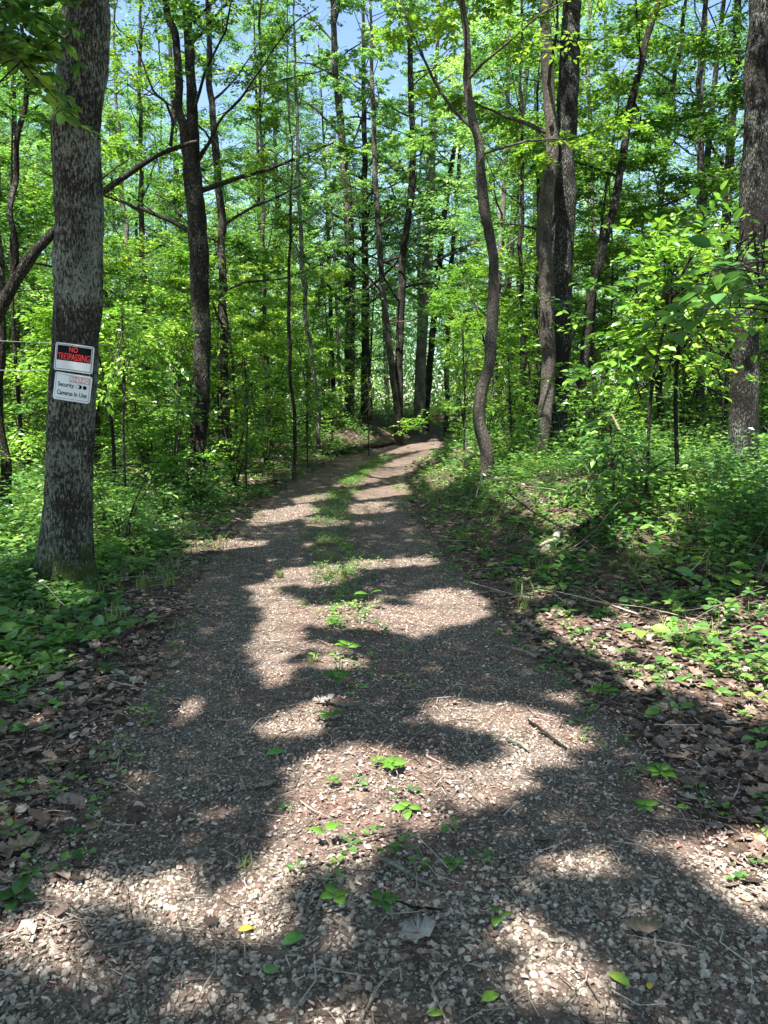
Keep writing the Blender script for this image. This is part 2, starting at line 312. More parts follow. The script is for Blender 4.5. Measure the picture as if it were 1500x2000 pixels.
# ------------------------------------------------------------------ drawn sun patches on the ground; leaves overhead are culled to match them
LIT = [
 [(500,1625),(545,1520),(600,1480),(700,1450),(790,1462),(880,1490),(975,1492),(985,1440),(880,1428),(800,1405),(815,1378),(930,1375),(1060,1388),(1150,1430),(1165,1480),(1080,1530),(1010,1590),(930,1598),(870,1640),(740,1650),(700,1700),(610,1760),(570,1850),(450,1885),(350,1840),(250,1800),(130,1810),(60,1750),(150,1700),(330,1720),(440,1765),(475,1740),(485,1680)],
 [(-40,1790),(50,1770),(130,1830),(220,1890),(190,1950),(60,1965),(-40,1900)],
 [(130,2040),(200,1965),(300,1955),(345,2040)], [(400,2040),(480,1985),(650,1960),(790,1925),(800,2040)],
 [(955,1890),(1080,1835),(1150,1890),(1200,1960),(1190,2040),(1010,2040)],
 [(1270,1665),(1400,1630),(1560,1630),(1560,1800),(1420,1800),(1320,1730)],
 [(470,1445),(530,1400),(600,1340),(660,1360),(640,1410),(580,1455)],
 [(478,1150),(555,1112),(690,1100),(700,1130),(620,1150),(560,1150),(560,1168),(640,1185),(720,1172),(880,1148),(945,1170),(965,1210),(870,1230),(835,1250),(720,1242),(600,1225),(575,1280),(545,1345),(480,1345),(470,1260),(498,1200)],
 [(600,1245),(690,1270),(720,1320),(660,1345),(600,1320)],
 [(660,1098),(840,1085),(850,1105),(700,1116)], [(670,1018),(745,1018),(740,1036),(680,1036)], [(590,1013),(662,1013),(660,1028),(600,1030)],
 [(480,1030),(500,1000),(600,985),(625,1000),(560,1020)], [(560,975),(640,963),(655,975),(580,986)], [(420,1062),(520,1055),(510,1072),(430,1080)],
 [(680,962),(790,944),(805,965),(700,977)], [(680,985),(765,980),(765,1000),(690,1006)], [(640,952),(700,930),(745,938),(690,952)],
 [(700,925),(780,895),(830,880),(865,880),(845,902),(790,925),(745,935)], [(740,888),(800,868),(855,860),(865,873),(790,885),(745,900)],
 [(1040,1215),(1090,1190),(1180,1215),(1260,1190),(1340,1215),(1420,1180),(1600,1160),(1600,1440),(1440,1420),(1360,1375),(1290,1370),(1240,1330),(1170,1290),(1100,1262)],
 [(1030,1560),(1060,1490),(1110,1470),(1140,1500),(1090,1545)],
 [(1040,950),(1200,935),(1290,950),(1240,985),(1100,1005)], [(1000,1170),(1080,1145),(1090,1165),(1030,1185)], [(1040,1050),(1125,1040),(1135,1075),(1050,1090)],
 [(1180,1030),(1330,1020),(1350,1060),(1230,1085)], [(820,930),(900,900),(920,930),(850,960)],
 [(350,1060),(440,1055),(430,1075),(360,1085)], [(60,1160),(150,1150),(200,1185),(100,1200)],
]
RES = .03; MX0, MX1, MY0, MY1 = -9., 9., .6, 46.
cx = np.arange(MX0, MX1, RES) + RES / 2; cy = np.arange(MY0, MY1, RES) + RES / 2
CX, CY = np.meshgrid(cx, cy)
jx = .06 * vn(CX * 5, CY * 5, s=21) + .06 * vn(CX * 13, CY * 13, s=22); jy = .06 * vn(CX * 5, CY * 5, s=23) + .06 * vn(CX * 13, CY * 13, s=24)
PXm, PYm = topix(CX + jx, CY + jy, hgt(CX, CY))
def inpoly(px, py, poly):
    r = np.zeros(px.shape, bool); n = len(poly)
    for i in range(n):
        x1, y1 = poly[i]; x2, y2 = poly[(i + 1) % n]
        if y1 == y2: continue
        c = ((y1 > py) != (y2 > py)) & (px < (x2 - x1) * (py - y1) / (y2 - y1) + x1); r ^= c
    return r
lit = np.zeros(CX.shape, bool)
for p in LIT: lit |= inpoly(PXm, PYm, p)
tm = road_t(CX, CY)
ctrl = ((tm > -1.9) & (tm < 2.3) | ((CY < 8) & (tm > -2.8) & (tm < 5.2))) & (CY < 44)
flk = vn(CX * 5.5, CY * 3.2, s=35) + .4 * vn(CX * 14, CY * 9, s=36)
lit = lit & (flk > -.72)
def _bl(a, r):
    c = np.cumsum(np.pad(a.astype(float), ((r + 1, r), (0, 0)), 'edge'), 0); a = (c[2 * r + 1:] - c[:-2 * r - 1]) / (2 * r + 1)
    c = np.cumsum(np.pad(a, ((0, 0), (r + 1, r)), 'edge'), 1); return (c[:, 2 * r + 1:] - c[:, :-2 * r - 1]) / (2 * r + 1)
lit = np.where(CY < 3.4, _bl(lit, 1) > .55, np.where(CY < 9, _bl(lit, 2) > .4, _bl(lit, 2) > .2)) | (_bl(flk > .80, 1) > .3)
fld = vn(CX * .7, CY * .7, s=31) + .5 * vn(CX * 1.9, CY * 1.9, s=32) + .3 * vn(CX * 4, CY * 4, s=33)
lit = np.where(ctrl, lit, fld > .12)
def gidx(P):
    k = -(P[:, 2] - .1) / SUN[2]; gxx = P[:, 0] + k * SUN[0]; gyy = P[:, 1] + k * SUN[1]
    i = ((gyy - MY0) / RES).astype(int); j = ((gxx - MX0) / RES).astype(int)
    ok = (i >= 0) & (i < lit.shape[0]) & (j >= 0) & (j < lit.shape[1])
    return np.clip(i, 0, lit.shape[0] - 1), np.clip(j, 0, lit.shape[1] - 1), ok
def sun_keep(P, leak=.02, far_leak=.35):
    i, j, ok = gidx(P); isl = lit[i, j] & ok; c = ctrl[i, j]
    return ~isl | (rng.random(len(P)) < np.where(c, leak, far_leak))

# ------------------------------------------------------------------ leaf templates
L4 = np.array([(0, 0, 0), (.27, .45, .06), (0, 1, -.08), (-.27, .45, .06)]); L4F = np.array([(0, 1, 2), (0, 2, 3)])
L7 = np.array([(0, 0, 0), (.22, .2, .04), (.31, .45, .07), (.2, .78, .02), (0, 1, -.12), (-.2, .78, .02), (-.31, .45, .07), (-.22, .2, .04), (0, .5, -.02)])
L7F = np.array([(8, i, i + 1) for i in range(7)] + [(8, 7, 0)])
def lobed(n, deep, seed, curl=.15, narrow=.36):
    r = np.random.default_rng(seed); pts = [(0, 0, 0)]
    out = []
    for s in (1, -1):
        L = []
        for i in range(n):
            y = .15 + .7 * i / n; w = narrow * (.55 + .6 * sin(pi * (i + .8) / (n + .6)))
            L.append((s * w * deep, y, .02)); L.append((s * w * r.uniform(.9, 1.15), y + .09, curl * r.uniform(.3, 1)))
        out.append(L)
    ring = [(0, 0, 0)] + out[0] + [(0, 1, curl * .8)] + out[1][::-1]
    V = np.array(ring + [(0, .5, -.02)]); c = len(ring); Fq = np.array([(c, i, (i + 1) % c) for i in range(c)]); return V, Fq
OAK = [lobed(3, .5, 1, .22), lobed(4, .55, 2, .3), lobed(3, .7, 3, .12)]
def maple():
    ang = [-150, -120, -95, -65, -40, -18, 0, 18, 40, 65, 95, 120, 150]; rad = [.25, .42, .3, .6, .32, .45, .8, .45, .32, .6, .3, .42, .25]
    ring = [(0, 0, 0)] + [(r * sin(radians(a)), .25 + r * cos(radians(a)), .05 if i % 2 else 0) for i, (a, r) in enumerate(zip(ang, rad))]
    V = np.array(ring + [(0, .3, -.03)]); c = len(ring); return V, np.array([(c, i, (i + 1) % c) for i in range(c)])
MAP = maple()
def spray_leaves(A, D, n, tw, ls, droop=.15, nj=.35):
    """A (m,3) anchors, D (m,3) twig directions; n leaves each -> P,d,nrm,size"""
    m = len(A); s = np.tile((np.arange(n) + .5) / n, (m, 1)) + rng.normal(0, .04, (m, n))
    side = np.where(np.arange(n) % 2 == 0, 1, -1)[None] * np.ones((m, 1))
    D = nrm(D); up = np.array([0, 0, 1.]); X = nrm(np.cross(D, up)); L = tw * rng.uniform(.7, 1.25, (m, 1))
    P = A[:, None] + D[:, None] * (s * L)[..., None] - up * (droop * (s * L) ** 2)[..., None] + rng.normal(0, .02, (m, n, 3)) * (tw * 2)
    d = D[:, None] * .8 + X[:, None] * (side * rng.uniform(.5, 1.3, (m, n)))[..., None] + rng.normal(0, .3, (m, n, 3)) * np.array([1, 1, .7])
    d[..., 2] -= .15
    nn = up + rng.normal(0, nj, (m, n, 3)); sz = ls * rng.uniform(.65, 1.25, (m, n))
    return P.reshape(-1, 3), d.reshape(-1, 3), nn.reshape(-1, 3), sz.ravel()

# ------------------------------------------------------------------ trees
class Tree:
    def __init__(s): s.tubes = []; s.leaves = []; s.base = np.zeros(3)
TRUNK_DISP = {}
def bark_disp(amp, seed, flare=0, zb=0):
    def f(B, a, r):
        z = B[..., 2]; x = B[..., 0]; y = B[..., 1]
        d = amp * (vn(x * 22, y * 22, z * 3.2, seed) * .6 + vn(x * 45, y * 45, z * 7, seed + 1) * .45 + vn(x * 6, y * 6, z * 1.3, seed + 2) * .9)
        if flare:
            fl = np.exp(-np.clip(z - zb, 0, 9) / .2) * flare; d = d + r * fl * (.5 + .5 * np.abs(np.cos(a * 2.5 + seed)) ** 1.5)
        return d
    return f
def limb_system(tr, pts, rad, z0, z1, n, reach, subs=6, spr=6, nleaf=11, ls=.09, tw=.42, el=(5, 50), seedaz=0, filt=True, clip=None):
    """limbs with side branches and leaf sprays on a trunk polyline"""
    az0 = rng.uniform(0, 6.28); As = []; Ds = []
    for i in range(n):
        f = (i + rng.uniform(0, .8)) / n; z = z0 + (z1 - z0) * f
        p = np.array([np.interp(z, pts[:, 2], pts[:, k]) for k in range(3)]); r0 = float(np.interp(z, pts[:, 2], rad)) * rng.uniform(.28, .45)
        az = az0 + i * 2.4 + rng.normal(0, .3); e = radians(rng.uniform(*el)) * (.7 + .6 * f); L = reach * (1 - .45 * f) * rng.uniform(.65, 1.15)
        k = 7; q = [p]; d = np.array([cos(az) * cos(e), sin(az) * cos(e), sin(e)])
        for _ in range(k - 1):
            d = nrm(d + rng.normal(0, .13, 3) + np.array([0, 0, .03])); q.append(q[-1] + d * L / (k - 1))
        q = np.array(q); rr = np.linspace(r0, r0 * .18 + .003, k); tr.tubes.append((q, rr, 6 if r0 > .03 else 5))
        for s_ in range(subs):
            u = .25 + .75 * (s_ + rng.uniform(0, .9)) / subs; j = min(int(u * (k - 1)), k - 2); fr = u * (k - 1) - j
            b = q[j] * (1 - fr) + q[j + 1] * fr; dd = nrm(q[j + 1] - q[j]); a2 = math.atan2(dd[1], dd[0]) + rng.choice([-1, 1]) * rng.uniform(.4, 1.2); e2 = radians(rng.uniform(-12, 28))
            sd = np.array([cos(a2) * cos(e2), sin(a2) * cos(e2), sin(e2)]); sL = L * rng.uniform(.25, .5) * (1.15 - .5 * u); w = [b]
            for _ in range(3): sd = nrm(sd + rng.normal(0, .18, 3)); w.append(w[-1] + sd * sL / 3)
            w = np.array(w); r1 = max(r0 * .35 * (1 - .5 * u), .004); tr.tubes.append((w, np.linspace(r1, .0025, 4), 4))
            uu = rng.uniform(.15, 1.05, spr); jj = np.clip((uu * 3).astype(int), 0, 2); ff = (uu * 3 - jj)[:, None]
            A = w[jj] * (1 - ff) + w[jj + 1] * ff; As.append(A)
            aa = a2 + rng.normal(0, .9, spr); ee = rng.normal(.05, .25, spr); Ds.append(np.stack([np.cos(aa) * np.cos(ee), np.sin(aa) * np.cos(ee), np.sin(ee)], 1))
    A = np.concatenate(As); D = np.concatenate(Ds)
    if clip is not None: kp = clip(A); A = A[kp]; D = D[kp]
    tr.leaves.append(spray_leaves(A, D, nleaf, tw, ls))
def finish_tree(tr, bark, leafmat, label=None, name="tree", group=None, category="tree", hires=False, tmpl=(L4, L4F), filt=True, disp=None, crown_name="crown", extra=None, leak=.006, far_leak=.3):
    o = thing(name, label, category, tr.base, group); acc = Acc()
    for i, tb in enumerate(tr.tubes):
        P_, R_, seg = tb[:3]
        if len(tb) > 3: tube(acc, P_, R_, seg, tb[3])
        else: tube(acc, P_, R_, seg)
    link("trunk", acc.mesh("trunk", True, tr.base), bark, o)
    if tr.leaves:
        P = np.concatenate([l[0] for l in tr.leaves]); d = np.concatenate([l[1] for l in tr.leaves]); n = np.concatenate([l[2] for l in tr.leaves]); s = np.concatenate([l[3] for l in tr.leaves])
        if filt: kp = sun_keep(P, leak, far_leak); P, d, n, s = P[kp], d[kp], n[kp], s[kp]
        if len(P):
            X, Y, Zz = frame_from(d, n); V, Fq = scatter(tmpl[0], tmpl[1], P - tr.base, X, Y, Zz, s)
            link(crown_name, mesh_np(crown_name, V, [Fq]), leafmat, o)
    return o
def trunk_px(spec, Y, top=None, rtop=None, Yfun=None, sink=.12):
    """spec: (px, py, width px) from base upwards at distance Y"""
    P = []; R = []
    for (a, b, w) in spec:
        P.append(pix(a, b, Y)); R.append(w * pscale(a, b, Y) / 2)
    P = np.array(P); R = np.array(R)
    gz = hgt(P[0][0], P[0][1]); b = P[0].copy(); b[2] = gz - sink
    if P[0][2] > gz - sink + .02: P = np.vstack([b, P]); R = np.r_[R[0], R]
    else: P[0][2] = gz - sink
    if top:
        d = nrm(P[-1] - P[-2]); d = nrm(d + np.array([0, 0, .5])); L = (top - P[-1][2]) / d[2]
        if L > .5:
            for f in (.33, .66, 1): P = np.vstack([P, P[-1] + d * L / 3 + rng.normal(0, .06, 3) * np.array([1, 1, 0])]); R = np.r_[R, R[-1] * .72]
    return P, R
def in_cam(P, mx=60, my=60):
    a, b = topix(P[:, 0], P[:, 1], P[:, 2]); return (P[:, 1] > .3) & (a > -mx) & (a < 1500 + mx) & (b > -my) & (b < 2000)

trees = []   # (Tree, finish kwargs)
def add_tree(spec, Y, bark, label, top=15, limbs=14, reach=3.2, z0=None, leaf=m_leaf, ls=.095, step=.15, seg=12, amp=.012, flare=.25, group=None, nleaf=27, subs=6, spr=6, extra=None, clip=None, name="tree", el=(5, 50), tw=.42, tmpl=(L4, L4F)):
    tr = Tree(); P, R = trunk_px(spec, Y, top); Pf, Rf = resample(P, R, step); R = R - (.03 if amp == .018 else .012 if amp >= .012 else 0); wa = (.03 if R[0] > .15 else .055); Pf = Pf + np.stack([wa * vn(Pf[:, 2] * 1.3, Y * 3.7, s=k_) + wa * .4 * vn(Pf[:, 2] * 3.1, Y * 5.1, s=k_ + 3) for k_ in (0, 1, 2)], 1) * np.array([1, 1, 0]) * sm((Pf[:, 2] - P[0][2]) / 1.0)[:, None]; tr.base = np.array([P[0][0], P[0][1], hgt(P[0][0], P[0][1])])
    tr.tubes.append((Pf, Rf, seg, bark_disp(amp, len(trees) * 7 + 3, flare, tr.base[2]))); tr.trunk = (Pf, Rf)
    if limbs: limb_system(tr, Pf, Rf, z0 if z0 else max(tr.base[2] + 3, 3), Pf[-1][2], limbs, reach, subs=subs, spr=spr, ls=ls, nleaf=nleaf, clip=clip, el=el, tw=tw)
    if extra: extra(tr, Y)
    trees.append((tr, dict(bark=bark, leafmat=leaf, label=label, group=group, name=name, tmpl=tmpl))); return tr
def branch_px(spec, tr, Y, leafs=0, ls=.09, seg=6, Yend=None, from_frac=.4):
    n = len(spec); P = []; R = []
    for i, (a, b, w) in enumerate(spec):
        y = Y + (0 if Yend is None else (Yend - Y) * i / (n - 1)); P.append(pix(a, b, y)); R.append(max(w * (.62 if w < 12 else .85) * pscale(a, b, y) / 2, .003))
    P, R = resample(np.array(P), np.array(R), .12); P = P + np.stack([(.05 if i != 1 else .1) * vn(P[:, 0] * 2.4, P[:, 2] * 2.4, i * 7, 61) for i in range(3)], 1) * sm(np.arange(len(P)) / 6)[:, None]; tr.tubes.append((P, R, seg, bark_disp(.003, 77)))
    if leafs:
        j = (rng.uniform(from_frac, 1, leafs) * (len(P) - 1)).astype(int); A = P[j] + rng.normal(0, .12, (leafs, 3)); az = rng.uniform(0, 6.28, leafs)
        D = np.stack([np.cos(az), np.sin(az), rng.normal(.1, .25, leafs)], 1); tr.leaves.append(spray_leaves(A, D, 9, .35, ls))
    return P

not_near_T1 = lambda A: ~in_cam(A, 0, 0) | (A[:, 1] > 9)
# the sign tree
T1 = add_tree([(128,1165,108),(127,1120,100),(126,1050,94),(128,1000,91),(134,900,88),(140,800,86),(147,650,88),(151,500,92),(155,400,92),(158,250,88),(163,120,86),(168,0,84)], 6.9, m_bark_sign,
    "thick lichen-covered tree trunk carrying the two signs", top=14, limbs=18, reach=4.2, z0=6.2, step=.025, seg=96, amp=.018, flare=.3, clip=not_near_T1, ls=.1, name="oak_tree", leaf=m_leaf)
def fx_T2(tr, Y):
    branch_px([(372,318,30),(357,262,22),(352,190,19),(342,100,18),(325,0,16),(312,-90,14)], tr, Y, 14, seg=10)
    branch_px([(385,312,12),(402,285,10),(440,228,9),(472,185,8),(500,150,7),(522,120,5),(560,55,4),(620,8,3)], tr, Y, 26, Yend=13.8)
    branch_px([(476,182,6),(500,170,5),(550,160,4),(600,146,3),(650,138,2)], tr, Y, 16, Yend=14)
    branch_px([(333,285,11),(338,235,9),(325,205,8),(300,180,7),(285,140,6),(262,80,5),(222,48,4),(228,0,3)], tr, Y, 18)
    branch_px([(305,182,5),(285,188,4),(250,165,3)], tr, Y, 6)
    branch_px([(378,45,9),(400,22,8),(425,0,7),(450,-40,5)], tr, Y, 6)
add_tree([(381,965,36),(384,900,33),(392,800,32),(397,700,33),(394,600,36),(390,500,38),(381,420,38),(376,350,36),(372,315,34),(380,285,22),(376,200,20),(369,100,19),(364,0,17)], 15, m_bark_dark,
    "dark oak forking into two stems with crooked side limbs", top=15, limbs=12, reach=3.4, z0=4.2, extra=fx_T2, step=.05, seg=28, amp=.022, name="oak_tree")
# leaning tree coming in from off the left edge
tr = Tree(); Pq = [pix(-150, 1070, 9)] + [pix(a, b, 9) for a, b in ((-90, 800), (-30, 660), (10, 585), (45, 520), (100, 455), (195, 378), (235, 352), (300, 304), (335, 290), (385, 276))]
Pq[0][2] = -.1; Rq = np.array([40, 34, 30, 26, 22, 17, 13, 11, 9, 7, 4]) * pscale(100, 500, 9) / 2
Pf, Rf = resample(np.array(Pq), Rq, .08); tr.base = np.array([Pq[0][0], 9, 0.]); tr.tubes.append((Pf, Rf, 16, bark_disp(.008, 5))); tr.trunk = (Pf, Rf)
branch_px([(28,545,16),(32,470,14),(33,380,13),(40,280,12),(47,180,12),(50,60,11),(48,-60,10)], tr, 9, 40, ls=.08, seg=10, from_frac=.5)
branch_px([(33,380,5),(22,355,4),(8,350,3)], tr, 9, 0); branch_px([(47,150,4),(80,140,3),(110,150,3)], tr, 9, 10)
trees.append((tr, dict(bark=m_bark_dark, leafmat=m_leaf, label="crooked tree leaning in from the left edge behind the sign tree", name="leaning_tree")))
S_ = lambda *a: list(a)
add_tree([(445,860,17),(442,760,17),(438,650,17),(434,540,16),(431,430,15),(420,300,14),(412,180,13),(405,0,11)], 19, m_bark_far, "slender straight tree just right of the forked oak", limbs=13)
add_tree([(572,850,7),(570,760,7),(569,650,7),(566,540,6),(566,420,5),(568,300,4)], 17, m_bark_dark, "pencil-thin pole sapling between the forked oak and the road bend", top=10, limbs=9, reach=1.6, z0=4.2, amp=.003, step=.2, seg=8)
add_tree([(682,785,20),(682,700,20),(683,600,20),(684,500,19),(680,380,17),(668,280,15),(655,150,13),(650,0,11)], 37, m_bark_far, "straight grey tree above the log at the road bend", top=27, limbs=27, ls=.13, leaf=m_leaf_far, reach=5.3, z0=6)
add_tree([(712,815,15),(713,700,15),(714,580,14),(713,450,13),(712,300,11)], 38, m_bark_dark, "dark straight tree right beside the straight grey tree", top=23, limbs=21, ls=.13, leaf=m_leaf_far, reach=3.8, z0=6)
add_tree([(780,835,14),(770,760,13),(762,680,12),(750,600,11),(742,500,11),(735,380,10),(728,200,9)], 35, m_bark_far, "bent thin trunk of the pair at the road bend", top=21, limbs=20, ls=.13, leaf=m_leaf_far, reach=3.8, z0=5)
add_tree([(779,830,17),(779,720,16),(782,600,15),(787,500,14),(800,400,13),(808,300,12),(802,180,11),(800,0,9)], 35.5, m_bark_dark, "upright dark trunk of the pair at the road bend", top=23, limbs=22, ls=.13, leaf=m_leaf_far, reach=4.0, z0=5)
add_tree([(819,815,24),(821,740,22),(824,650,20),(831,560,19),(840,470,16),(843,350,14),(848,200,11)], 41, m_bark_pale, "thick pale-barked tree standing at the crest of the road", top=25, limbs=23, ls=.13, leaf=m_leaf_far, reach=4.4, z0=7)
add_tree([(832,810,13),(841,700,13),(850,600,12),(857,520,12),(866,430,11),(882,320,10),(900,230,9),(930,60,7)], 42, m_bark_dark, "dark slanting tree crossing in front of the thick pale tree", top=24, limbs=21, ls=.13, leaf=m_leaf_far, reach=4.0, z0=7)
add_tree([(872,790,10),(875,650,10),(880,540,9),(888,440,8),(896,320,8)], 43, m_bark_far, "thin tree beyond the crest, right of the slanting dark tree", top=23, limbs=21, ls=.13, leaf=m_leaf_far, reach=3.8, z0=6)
add_tree([(954,940,25),(951,890,25),(940,850,25),(936,800,24),(944,740,22),(956,680,23),(965,610,22),(967,560,21),(960,490,20),(948,420,20),(936,320,20),(934,270,19),(922,220,17),(915,130,15),(910,60,15),(904,0,14)], 12, m_bark_brown,
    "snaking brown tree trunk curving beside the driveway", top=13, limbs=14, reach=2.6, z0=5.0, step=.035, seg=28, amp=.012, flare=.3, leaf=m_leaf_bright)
def knots(tr, Y):
    for (a, b) in ((1066, 462), (1076, 243)):
        p = pix(a, b, Y - .13); tr.tubes.append((np.array([p + (0, .05, -.09), p + (0, -.02, -.03), p + (.01, -.025, .03), p + (.01, .04, .09)]), [.012, .035, .03, .01], 7))
T13 = add_tree([(1050,915,35),(1056,860,32),(1066,800,29),(1073,740,28),(1073,640,28),(1066,540,28),(1063,450,29),(1073,370,29),(1080,310,28),(1076,250,24),(1070,180,23),(1067,100,22),(1064,0,21)], 14, m_bark_brown,
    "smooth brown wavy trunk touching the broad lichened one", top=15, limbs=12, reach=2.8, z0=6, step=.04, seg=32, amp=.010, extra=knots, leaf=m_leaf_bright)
add_tree([(1082,905,52),(1086,850,44),(1091,780,40),(1094,680,41),(1096,580,42),(1098,460,43),(1101,330,42),(1108,200,41),(1113,110,38),(1117,55,36),(1118,0,34)], 14.7, m_bark_lich,
    "broad dark trunk flecked with lichen behind the smooth brown one", top=17, limbs=14, reach=4.2, z0=9.6, step=.06, seg=36, amp=.012, name="oak_tree")
add_tree([(1113,892,19),(1124,840,18),(1134,760,17),(1139,690,17),(1150,620,17),(1164,540,17),(1180,470,17),(1200,400,16),(1220,320,16),(1236,220,14),(1254,120,13),(1275,40,12),(1300,-30,11)], 15.5, m_bark_dark,
    "dark slim tree leaning hard to the right beside the twin trunks", top=14, limbs=12, reach=3, z0=6, step=.08, seg=16, amp=.006)
add_tree([(1447,940,58),(1449,880,55),(1451,800,53),(1453,700,50),(1458,600,49),(1464,500,50),(1471,400,51),(1477,300,51),(1482,200,51),(1488,80,51),(1493,0,51)], 11.2, m_bark_lich,
    "massive mottled oak trunk cut by the right edge", top=15, limbs=14, reach=4.2, z0=8.2, step=.04, seg=48, amp=.012, name="oak_tree")
add_tree([(14,1005,22),(4,940,20),(-2,860,18),(-4,700,17),(-6,500,16)], 10, m_bark_dark, "dark trunk sliced by the left edge beyond the sign tree", top=12, limbs=10, reach=2.8, z0=4.5)
add_tree([(185,900,14),(184,800,13),(183,700,12),(184,600,11)], 17, m_bark_far, "slim trunk peeking out right of the sign tree", top=14, limbs=12, reach=3, z0=4)
add_tree([(287,810,14),(286,700,13),(283,600,12),(278,500,11),(276,350,10)], 24, m_bark_dark, "dark upright tree midway between sign tree and forked oak", top=15, limbs=13, reach=3.2, z0=4.5)
add_tree([(262,790,12),(258,700,11),(252,600,10),(246,450,9)], 27, m_bark_pale, "pale speckled tree just left of the dark upright one", top=16, limbs=13, reach=3.2, z0=5)
add_tree([(1027,850,12),(1025,740,11),(1020,620,10),(1017,500,9),(1018,400,8)], 19, m_bark_dark, "thin dark tree right of the snaking brown trunk", top=13, limbs=11, reach=2.6, z0=5.5)
add_tree([(1048,840,8),(1046,700,8),(1049,560,8),(1052,420,7),(1050,250,6)], 21, m_bark_dark, "wiry tree close against the left side of the twin trunks", top=14, limbs=10, reach=2.4, z0=6)
add_tree([(1162,900,8),(1160,800,8),(1161,650,9),(1160,500,10),(1158,380,9),(1150,200,9)], 24, m_bark_pale, "pale grey straight tree behind the dark leaning tree", top=18, limbs=13, reach=3, z0=8)
add_tree([(1370,800,16),(1368,600,15),(1366,450,14),(1368,300,13),(1370,100,12)], 19, m_bark_far, "grey tree half hidden in leaves left of the massive oak", top=15, limbs=16, reach=3.4, z0=4)
add_tree([(1290,850,13),(1288,700,13),(1280,500,12),(1300,300,11)], 21, m_bark_far, "straight tree deep behind the big-leaved sapling", top=15, limbs=16, reach=3.4, z0=4)
add_tree([(525,840,9),(520,700,9),(517,560,8),(512,400,8)], 25, m_bark_far, "faint slim tree halfway from forked oak to pole sapling", top=14, limbs=14, reach=3.2, z0=4)
add_tree([(622,820,8),(612,720,8),(600,640,9),(590,560,9),(585,400,8)], 26, m_bark_pale, "pale slanting tree left of the straight grey tree", top=15, limbs=14, reach=3.2, z0=5)
# trees outside the frame whose crowns shade the driveway
def plain_tree(x, y, r, top, bark, label, **k):
    tr = Tree(); z = float(hgt(x, y)); P = np.array([(x, y, z - .1), (x + .05, y, z + 3), (x - .1, y + .1, z + 7), (x + .1, y, top)]); Pf, Rf = resample(P, np.array([r, r * .85, r * .65, r * .2]), .25)
    tr.base = np.array([x, y, z]); tr.trunk = (Pf, Rf); tr.tubes.append((Pf, Rf, 14, bark_disp(.01, 91, .25, z)))
    limb_system(tr, Pf, Rf, k.pop('z0', 5.5), top - .5, k.pop('limbs', 14), k.pop('reach', 4), clip=k.pop('clip', not_near_T1), ls=.1)
    trees.append((tr, dict(bark=bark, leafmat=m_leaf, label=label))); return tr
plain_tree(-6.4, -3.6, .2, 13, m_bark_lich, "oak behind the viewer on the left verge shading the near gravel")
plain_tree(3.4, -3.2, .18, 13, m_bark_dark, "tree behind the viewer on the right verge shading the gravel")
plain_tree(-6.2, 2.6, .17, 13, m_bark_dark, "tree outside the view left of the sign tree")
plain_tree(4.6, 3.0, .17, 13, m_bark_dark, "tree outside the view right of the driveway")

# unseen leaf sprays added overhead so their shade fills between the drawn sun patches
def cover_map():
    cov = np.zeros(lit.shape)
    for tr, k in trees:
        for (P, d, n, s) in tr.leaves:
            kp = sun_keep(P); i, j, ok = gidx(P[kp]); a = .28 * s[kp] ** 2 * .85; np.add.at(cov, (i[ok], j[ok]), a[ok])
    return cov / RES ** 2
def blur(a, r):
    c = np.cumsum(np.pad(a, ((r + 1, r), (0, 0)), 'edge'), 0); a = (c[2 * r + 1:] - c[:-2 * r - 1]) / (2 * r + 1)
    c = np.cumsum(np.pad(a, ((0, 0), (r + 1, r)), 'edge'), 1); return (c[:, 2 * r + 1:] - c[:, :-2 * r - 1]) / (2 * r + 1)
cov = cover_map(); want = ctrl & ~lit; fill = []
dens_boost = np.where(CY < 9, 2.8, 1.8)
for it in range(40):
    b = blur(cov, 3); need = want & (b < dens_boost); ii, jj = np.nonzero(need)
    if len(ii) < 200: break
    n = min(len(ii) // 45 + 20, 3000); s = rng.choice(len(ii), n, replace=False); gxp, gyp = cx[jj[s]], cy[ii[s]]
    hh = np.maximum(7.2, 2.6 + .44 * gyp) + rng.uniform(0, 4.5, n)
    A = np.stack([gxp + hh * SUN[0] / SUN[2], gyp + hh * SUN[1] / SUN[2], hh + .1], 1); az = rng.uniform(0, 6.28, n)
    D = np.stack([np.cos(az), np.sin(az), rng.normal(0, .2, n)], 1); A = A - D * .15
    P, d, nn, sz = spray_leaves(A, D, 12, .36, .1); kp = sun_keep(P, 0.004); P, d, nn, sz = P[kp], d[kp], nn[kp], sz[kp]
    i, j, ok = gidx(P); np.add.at(cov, (i[ok], j[ok]), (.28 * sz ** 2 * .85 / RES ** 2)[ok]); fill.append((P, d, nn, sz, A))
